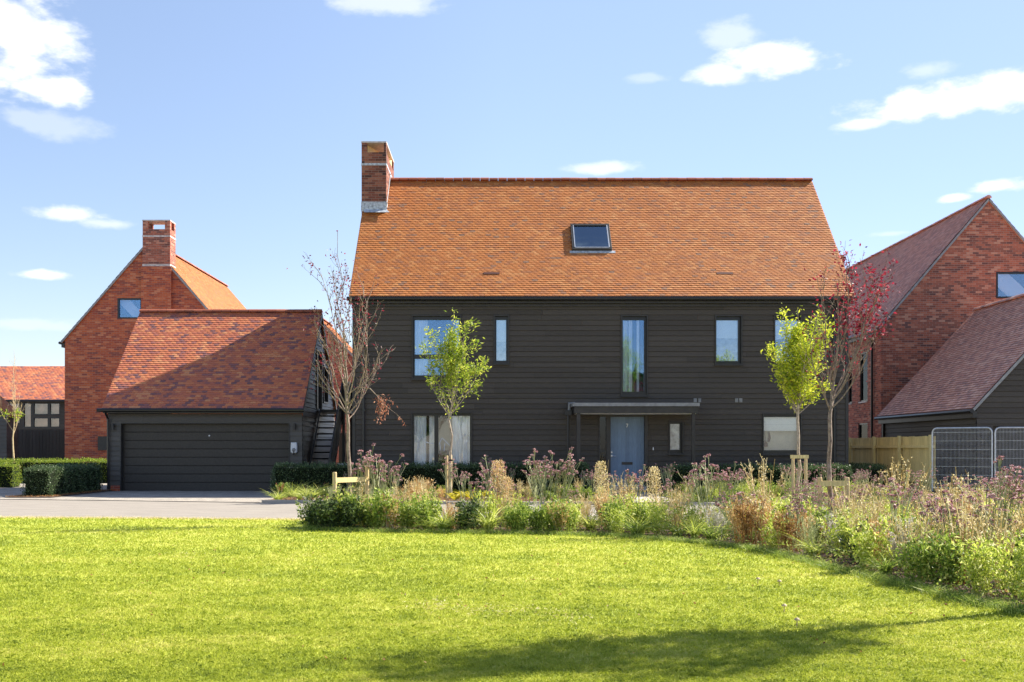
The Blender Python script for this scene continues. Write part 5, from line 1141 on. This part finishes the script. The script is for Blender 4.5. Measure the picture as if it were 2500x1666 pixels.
KINDS = {
 'verbena': (seeds_(k_verbena, 3, 100)+seeds_(k_verbena, 2, 110, h=1.2, n=8, spread=.34), 'verbena', 'tall verbena with flat mauve flower heads', 'mauve verbena plants'),
 'verbena_low': (seeds_(k_verbena, 3, 120, h=.8, n=7, spread=.45), 'verbena', 'shorter verbena with dull purple heads', 'low purple verbena plants'),
 'leafy': (seeds_(k_leafy, 3, 200, 'pl_green', .55, .28, 900, (.065, .032)), 'perennial', 'bushy mid-green perennial', 'green perennials'),
 'lime': (seeds_(k_leafy, 3, 210, 'pl_lime', .62, .25, 800, (.055, .026)), 'perennial', 'bright lime-green perennial with small leaves', 'lime-green perennials'),
 'dark': (seeds_(k_leafy, 3, 220, 'pl_dark', .45, .32, 900, (.062, .032)), 'shrub', 'low dark green leafy shrub', 'dark green shrubs'),
 'straw': (seeds_(k_dry, 3, 300, 'pl_straw', .8), 'perennial', 'dried straw-coloured perennial gone to seed', 'straw-coloured seed plants'),
 'orange': (seeds_(k_dry, 3, 310, 'pl_orange', .65, .25, 34, 800, .025), 'perennial', 'feathery orange-tan clump', 'orange-tan clumps'),
 'russet': (seeds_(k_dry, 2, 320, 'pl_russet', .5, .2, 30, 520, .025), 'perennial', 'rusty brown twiggy clump', 'rusty brown clumps'),
 'white': (seeds_(k_dry, 2, 330, 'pl_white', .55, .2, 30, 500, .019), 'aster', 'pale wispy aster with tiny whitish flowers', 'whitish asters'),
 'grass': (seeds_(k_grass, 3, 400, 'pl_lime', .5, 95, .022), 'ornamental grass', 'arching light green grass tuft', 'light green grass tufts'),
 'grass_dark': (seeds_(k_grass, 2, 410, 'pl_green', .42, 95, .02), 'ornamental grass', 'arching darker green grass tuft', 'darker green grass tufts'),
 'grass_pale': (seeds_(k_feather, 2, 420, 'pl_pale', .55), 'ornamental grass', 'soft pale plume of fine grass', 'pale grass plumes'),
 'column': (seeds_(k_column, 2, 500, 'pl_straw'), 'perennial', 'upright column-shaped cream and yellow plant', 'cream column-shaped plants'),
 'tancol': (seeds_(k_column, 2, 510, 'pl_orange', .95, .16), 'perennial', 'upright fluffy orange-tan plume', 'orange plumes'),
 'fern': (seeds_(k_fern, 2, 600), 'fern', 'yellow autumn fern', 'yellow ferns'),
 'redspike': (seeds_(k_redspike, 2, 700), 'flower', 'low plant with small red flower spikes', 'red-flowered plants'),
}
NAMES = {'verbena': 'verbena', 'verbena_low': 'verbena', 'leafy': 'green_perennial', 'lime': 'lime_perennial', 'dark': 'dark_shrub', 'straw': 'dried_perennial', 'orange': 'orange_perennial', 'russet': 'brown_perennial', 'white': 'aster',
 'grass': 'grass_tuft', 'grass_dark': 'grass_tuft', 'grass_pale': 'grass_plume', 'column': 'column_plant', 'tancol': 'orange_plume', 'fern': 'fern', 'redspike': 'red_flower'}
PROTO = {}
ZONES = [(700, 'by the drive edge'), (800, 'left of the staked red-leaved tree'), (900, 'at the left red-leaved tree'), (1000, 'left of the ground-floor curtains'), (1080, 'below the ground-floor curtains'), (1170, 'by the left green tree'), (1280, 'right of the left green tree'),
 (1400, 'left of the porch'), (1480, 'left of the blue door'), (1580, 'before the blue door'), (1680, 'right of the blue door'), (1780, 'below the wall vents'), (1880, 'left of the kitchen window'), (1980, 'by the right green tree'), (2090, 'by the crimson tree'),
 (2190, 'before the timber fence'), (2290, 'before the fence end'), (2400, 'before the mesh panel'), (2450, 'at the right edge'), (2540, 'cut by the right edge')]
count = {}
def plant(kind, x, y, s=1.0, rot=None, bed='near', rr=random.Random(1), z=.03):
    protos, cat, lab, grp = KINDS[kind]; vi = count.get(kind, 0) % len(protos); count[kind] = count.get(kind, 0)+1
    d = y-CAMY; px = CX+F0*x/d; zone = next((t for lim, t in ZONES if px < lim), 'just outside the right edge')
    if bed == 'near':
        e = d-np.interp(x, [-3, 0, 1.7, 2.4, 3.0, 3.4], [16.6, 15.9, 15.5, 14.7, 14.0, 13]) if x < 3.4 else (x-np.interp(d, [5, 8.3, 11, 13], [4.6, 4.08, 3.62, 3.4]))
        band = 'lawn edge' if e < .7 else ('mid bed' if e < 1.9 else 'road side of bed')
        if px > 2090 and band == 'road side of bed': band = 'front of bed' if d < 12 else ('centre of bed' if d < 15.5 else 'back of bed')
    else: band = 'house-side bed'
    label = f'{lab} {zone}, {band}'
    w = label.split(); 
    if len(w) > 16: label = ' '.join(w[:16])
    key = (kind, vi)
    if key not in PROTO:
        root = thing(NAMES[kind], label, cat, (x, y, z)); kids = [A.obj(nm, [MT[m] for m in ms], root, local=True) for (nm, A, ms) in protos[vi]]; PROTO[key] = (root, kids)
    else:
        r0, ks = PROTO[key]; root = r0.copy(); COL.objects.link(root)
        for k in ks: c = k.copy(); COL.objects.link(c); c.parent = root
    root.location = (x, y, z); root.rotation_euler = (0, 0, rr.uniform(0, 6.28) if rot is None else rot); root.scale = (s, s, s*rr.uniform(.9, 1.12))
    root['label'] = label; root['category'] = cat; root['group'] = grp; return root
def scatter(region, spacing, seed):
    rd = random.Random(seed); x0, x1, y0, y1 = region; pts = []; cell = {}
    for _ in range(int((x1-x0)*(y1-y0)/spacing**2*12)):
        x, y = rd.uniform(x0, x1), rd.uniform(y0, y1); i, j = int(x/spacing), int(y/spacing)
        if any((x-a)**2+(y-b)**2 < spacing**2 for di in (-1, 0, 1) for dj in (-1, 0, 1) for (a, b) in cell.get((i+di, j+dj), ())): continue
        cell.setdefault((i, j), []).append((x, y)); pts.append((x, y))
    return pts
def wchoice(rd, d): ks = list(d); return rd.choices(ks, [d[k] for k in ks])[0]
def edge_dist(x, y):
    A = NBY[:len(NBY)-4]; m = 9
    for (a, b), (c, d) in zip(A, A[1:]):
        vx, vy = c-a, d-b; t = max(0, min(1, ((x-a)*vx+(y-b)*vy)/(vx*vx+vy*vy))); m = min(m, math.hypot(x-a-vx*t, y-b-vy*t))
    return m
rd = random.Random(2024)
for (x, y) in scatter((-3.1, 10.5, -26, -12.2), .30, 3):
    if not bool(inpoly(np.array([x]), np.array([y]), NBY)[0]): continue
    d = y-CAMY; px = CX+F0*x/d
    if px > 2760 or px < 740: continue
    e = edge_dist(x, y)
    if x < -2.2 and d > 17.4: continue
    if e < .10: continue
    right = px > 1760
    if e < .62:
        k = wchoice(rd, {'dark': 5 if px < 960 else .9, 'leafy': 4.5 if not right else 2.2, 'straw': .2 if not right else 1.4, 'grass': 1.6, 'grass_dark': 1.7, 'russet': .25, 'lime': 2.4, 'orange': .6 if not right else 1.0, 'verbena_low': .6 if right else .1}); s = rd.uniform(.72, 1.05)
    elif not right:
        if e > .95 and rd.random() < .4: continue
        if e < 1.5: k = wchoice(rd, {'lime': 3.2, 'leafy': 2.2, 'straw': 2.4, 'orange': .8, 'russet': .25, 'verbena': .7, 'white': .7, 'grass': .6, 'grass_dark': .3}); s = rd.uniform(.65, .95)
        else:
            if rd.random() < (.68 if px < 1440 else .35): continue
            k = wchoice(rd, {'verbena': 1.5, 'straw': 2.2, 'lime': 2.2, 'orange': .5, 'white': .5}); s = rd.uniform(.5, .75)
    else:
        if e < 1.4: k = wchoice(rd, {'leafy': 1.6, 'lime': 3.2, 'orange': 1.0, 'straw': 2.4, 'verbena_low': .9, 'white': 1.2, 'verbena': .35, 'grass_pale': .5, 'dark': .4, 'russet': .3, 'grass': .4}); s = rd.uniform(.75, 1.0)
        else: k = wchoice(rd, {'verbena': 2.0, 'orange': 1.3, 'straw': 3.0, 'lime': 2.2, 'verbena_low': .9, 'white': 1.5, 'grass_pale': .4}); s = rd.uniform(.78, 1.0)*(.72 if px < 2320 and d > 14 else 1)*(.93 if d > 14 else 1)
    lim = {'verbena': .92, 'straw': 1.0}.get(k, 1.0)
    plant(k, x, y, s*lim, rr=rd)
# marked plants of the near bed
for (k, px, d, s) in (('column', 1467, 17.6, 1.02), ('column', 1597, 17.6, 1.0), ('tancol', 1216, 17.8, 1.0), ('tancol', 1238, 17.2, .8), ('verbena', 1215, 18.2, 1.0), ('verbena', 1335, 18.0, 1.08), ('verbena', 1312, 18.3, 1.0), ('verbena', 1365, 18.2, .98),
  ('verbena', 1725, 17.6, 1.0), ('verbena', 1765, 17.9, .95), ('verbena', 1700, 18.2, .92), ('verbena', 925, 18.8, 1.0), ('verbena', 872, 18.85, 1.0), ('verbena', 955, 18.5, .92), ('verbena', 1545, 18.1, .85), ('straw', 1520, 18.1, .95), ('straw', 1000, 18.0, .95), ('orange', 1020, 18.2, 1.1), ('straw', 1040, 17.7, .9),
  ('straw', 1860, 17.0, 1.25), ('straw', 2200, 16.6, 1.35), ('straw', 2335, 15.0, 1.25), ('grass_pale', 1975, 12.6, .8), ('russet', 1830, 13.9, 1.05), ('russet', 2330, 9.9, .9), ('grass', 1090, 16.3, .95), ('grass', 1050, 16.3, .85), ('orange', 945, 16.5, .8), ('orange', 1370, 15.9, .75), ('fern', 900, 17.6, .8),
  ('white', 770, 17.3, .9), ('dark', 775, 17.0, 1.05), ('dark', 800, 16.8, 1.1), ('dark', 840, 16.7, 1.1), ('dark', 820, 17.4, 1.1), ('leafy', 870, 16.8, 1.0), ('leafy', 760, 17.3, .8)):
    plant(k, X_(px, d), d+CAMY, s, rr=rd)
# house-side bed
for (x, y) in scatter((-5.6, 10.0, -6.8, -1.7), .46, 9):
    if y < kerbY(x)+.35 or (2.7 < x < 4.45) or y > -1.75: continue
    d = y-CAMY; px = CX+F0*x/d
    if px < 800: k = wchoice(rd, {'grass': 3, 'redspike': 1.6, 'leafy': .8}) if px < 720 or rd.random() < .5 else 'grass'; s = rd.uniform(.7, .95)
    elif px < 1000: k = wchoice(rd, {'grass_pale': 3, 'grass': 1.5, 'verbena': .5, 'leafy': .6}); s = rd.uniform(.65, .9)
    elif px < 1080: k = wchoice(rd, {'orange': 1.4, 'straw': 1.4, 'leafy': 1, 'verbena': .5}); s = rd.uniform(.7, 1.0)
    elif px < 1215: k = wchoice(rd, {'fern': 4, 'verbena': .5}); s = rd.uniform(.85, 1.15)
    elif px < 1460: k = wchoice(rd, {'leafy': 2, 'straw': 1, 'verbena': .8, 'grass_dark': 1, 'redspike': .8}); s = rd.uniform(.6, .9)
    else: k = wchoice(rd, {'lime': 2, 'verbena': 1.6, 'leafy': 1.4, 'fern': .6, 'straw': .7, 'redspike': .4, 'grass': .5}); s = rd.uniform(.7, .95)
    if px > 800: s *= (.80 if k == 'verbena' else .72)
    plant(k, x, y, s, bed='far', rr=rd)
# ground cover that nobody could count
def cover(name, label, poly, n, mat, seed, size=.03, h=.07):
    rg = np.random.default_rng(seed); A = np.array(poly); X = rg.uniform(A[:, 0].min(), A[:, 0].max(), n); Y = rg.uniform(A[:, 1].min(), A[:, 1].max(), n); k = inpoly(X, Y, poly); X, Y = X[k], Y[k]; n = len(X)
    P = np.column_stack([X, Y, .03+rg.random(n)**2*h]); D_ = rg.normal(size=(n, 3)); D_[:, 2] = np.abs(D_[:, 2])*.6; V, q = leaves(P, D_, rg.uniform(.6, 1.4, n)*size, rg.uniform(.5, 1, n)*size*.6, rg)
    o = npobj(name, V, [q], [MT[mat]]); o['kind'] = 'stuff'; o['label'] = label
cover('ground_cover', 'low green growth under the taller plants of the lawn-side bed', NBY, 60000, 'pl_green', 8, .04, .16)
cover('leaf_litter', 'brown fallen leaves on the soil of the lawn-side bed', NBY, 16000, 'pl_russet', 9, .035, .02)
cover('bark_litter', 'brown bark chips on the soil of the house-side bed', [tuple(v.co[:2]) for v in bedL.data.vertices], 14000, 'pl_russet', 10, .035, .02)
cover('low_growth', 'low green growth in the bed right of the front door', [tuple(v.co[:2]) for v in bedR.data.vertices], 16000, 'pl_green', 12, .05, .12)
cover('hedge_litter', 'dark litter under the hedge by the left drive', hb, 3000, 'pl_russet', 11, .035, .02)
# fallen leaves and little mushrooms on the lawn
def lawn_bits():
    rg = np.random.default_rng(15); n = 170; d = rg.uniform(6, 18, n); X = rg.uniform(-.48, .48, n)*d; Y = d+CAMY; k = ~inpoly(X, Y, NBY); X, Y = X[k], Y[k]; n = len(X)
    V, q = leaves(np.column_stack([X, Y, np.full(n, .045)]), rg.normal(size=(n, 3))*np.array([1, 1, .3]), rg.uniform(.02, .04, n), rg.uniform(.012, .02, n), rg)
    o = npobj('fallen_leaves', V, [q], [MT['pl_russet']]); o['kind'] = 'stuff'; o['label'] = 'scattered small brown leaves lying on the lawn'
lawn_bits()
def straw_patches():
    rg = np.random.default_rng(31); V_ = []; Q_ = []; A = Acc()
    for (px, py, n, sx, sy) in ((1060, 1483, 90, .12, .05), (1150, 1500, 110, .2, .05), (1270, 1502, 110, .2, .05), (1390, 1520, 50, .12, .05), (470, 1362, 60, .25, .06)):
        gx_, gy_ = GP(px, py); P = np.column_stack([gx_+rg.normal(0, sx, n), gy_+rg.normal(0, sy*3, n), np.full(n, .02)+rg.random(n)*.03]); D_ = rg.normal(size=(n, 3)); D_[:, 2] = np.abs(D_[:, 2])*.35
        A.add(leaves(P, D_, rg.uniform(.02, .045, n), rg.uniform(.003, .006, n), rg, .1))
    o = A.obj('straw', [MT['pl_straw']]); o['kind'] = 'stuff'; o['label'] = 'dry straw coloured clippings lying in small patches on the lawn'
straw_patches()
MT['cap'] = plain('cap', (.42, .32, .18), .6)
for i, (px, py) in enumerate(((1914, 1500), (1945, 1536), (1850, 1431), (1902, 1437))):
    gx_, gy_ = GP(px, py); g = MB(); g.tube([(gx_, gy_, .01), (gx_+.003, gy_, .07)], .004, 6); g.tube([(gx_+.003, gy_, .066), (gx_+.003, gy_, .074), (gx_+.003, gy_, .084)], [.022, .019, .006], 10)
    tag(g.build('mushroom', MT['cap']), ['small mushroom in the grass, nearest of two by the long shadow', 'small mushroom in the grass at the edge of the long shadow', 'tiny mushroom on the open lawn, left of its twin', 'tiny mushroom on the open lawn, right of its twin'][i], 'mushroom')

ORD = ['first', 'second', 'third', 'fourth', 'fifth', 'sixth', 'seventh', 'eighth', 'ninth', 'tenth', 'eleventh', 'twelfth', 'thirteenth', 'fourteenth', 'fifteenth', 'sixteenth', 'seventeenth', 'eighteenth', 'nineteenth', 'twentieth']
NUM = ['', 'one', 'two', 'three', 'four', 'five', 'six', 'seven', 'eight', 'nine', 'ten', 'eleven', 'twelve', 'thirteen', 'fourteen', 'fifteen', 'sixteen', 'seventeen', 'eighteen', 'nineteen', 'twenty']
def single_out():
    by = {}
    for o in COL.objects:
        if o.parent is None and 'group' in o and o.get('category') and ', ' in o.get('label', '') and any(o['group'] == v[3] for v in KINDS.values()): by.setdefault((o['group'], o['label']), []).append(o)
    for (grp, lab), os_ in by.items():
        n = len(os_)
        if n < 2 or n > 20: continue
        os_.sort(key=lambda o: o.location.x/(o.location.y-CAMY))
        kind = next(v for v in KINDS.values() if v[3] == grp); where = lab[len(kind[2])+1:].replace(',', '')
        for i, o in enumerate(os_):
            pos = 'leftmost' if i == 0 else ('rightmost' if i == n-1 else ORD[i]+' from left')
            w = f'{pos} of {NUM[n]} {grp} {where}'.split(); o['label'] = ' '.join(w[:16])
single_out()
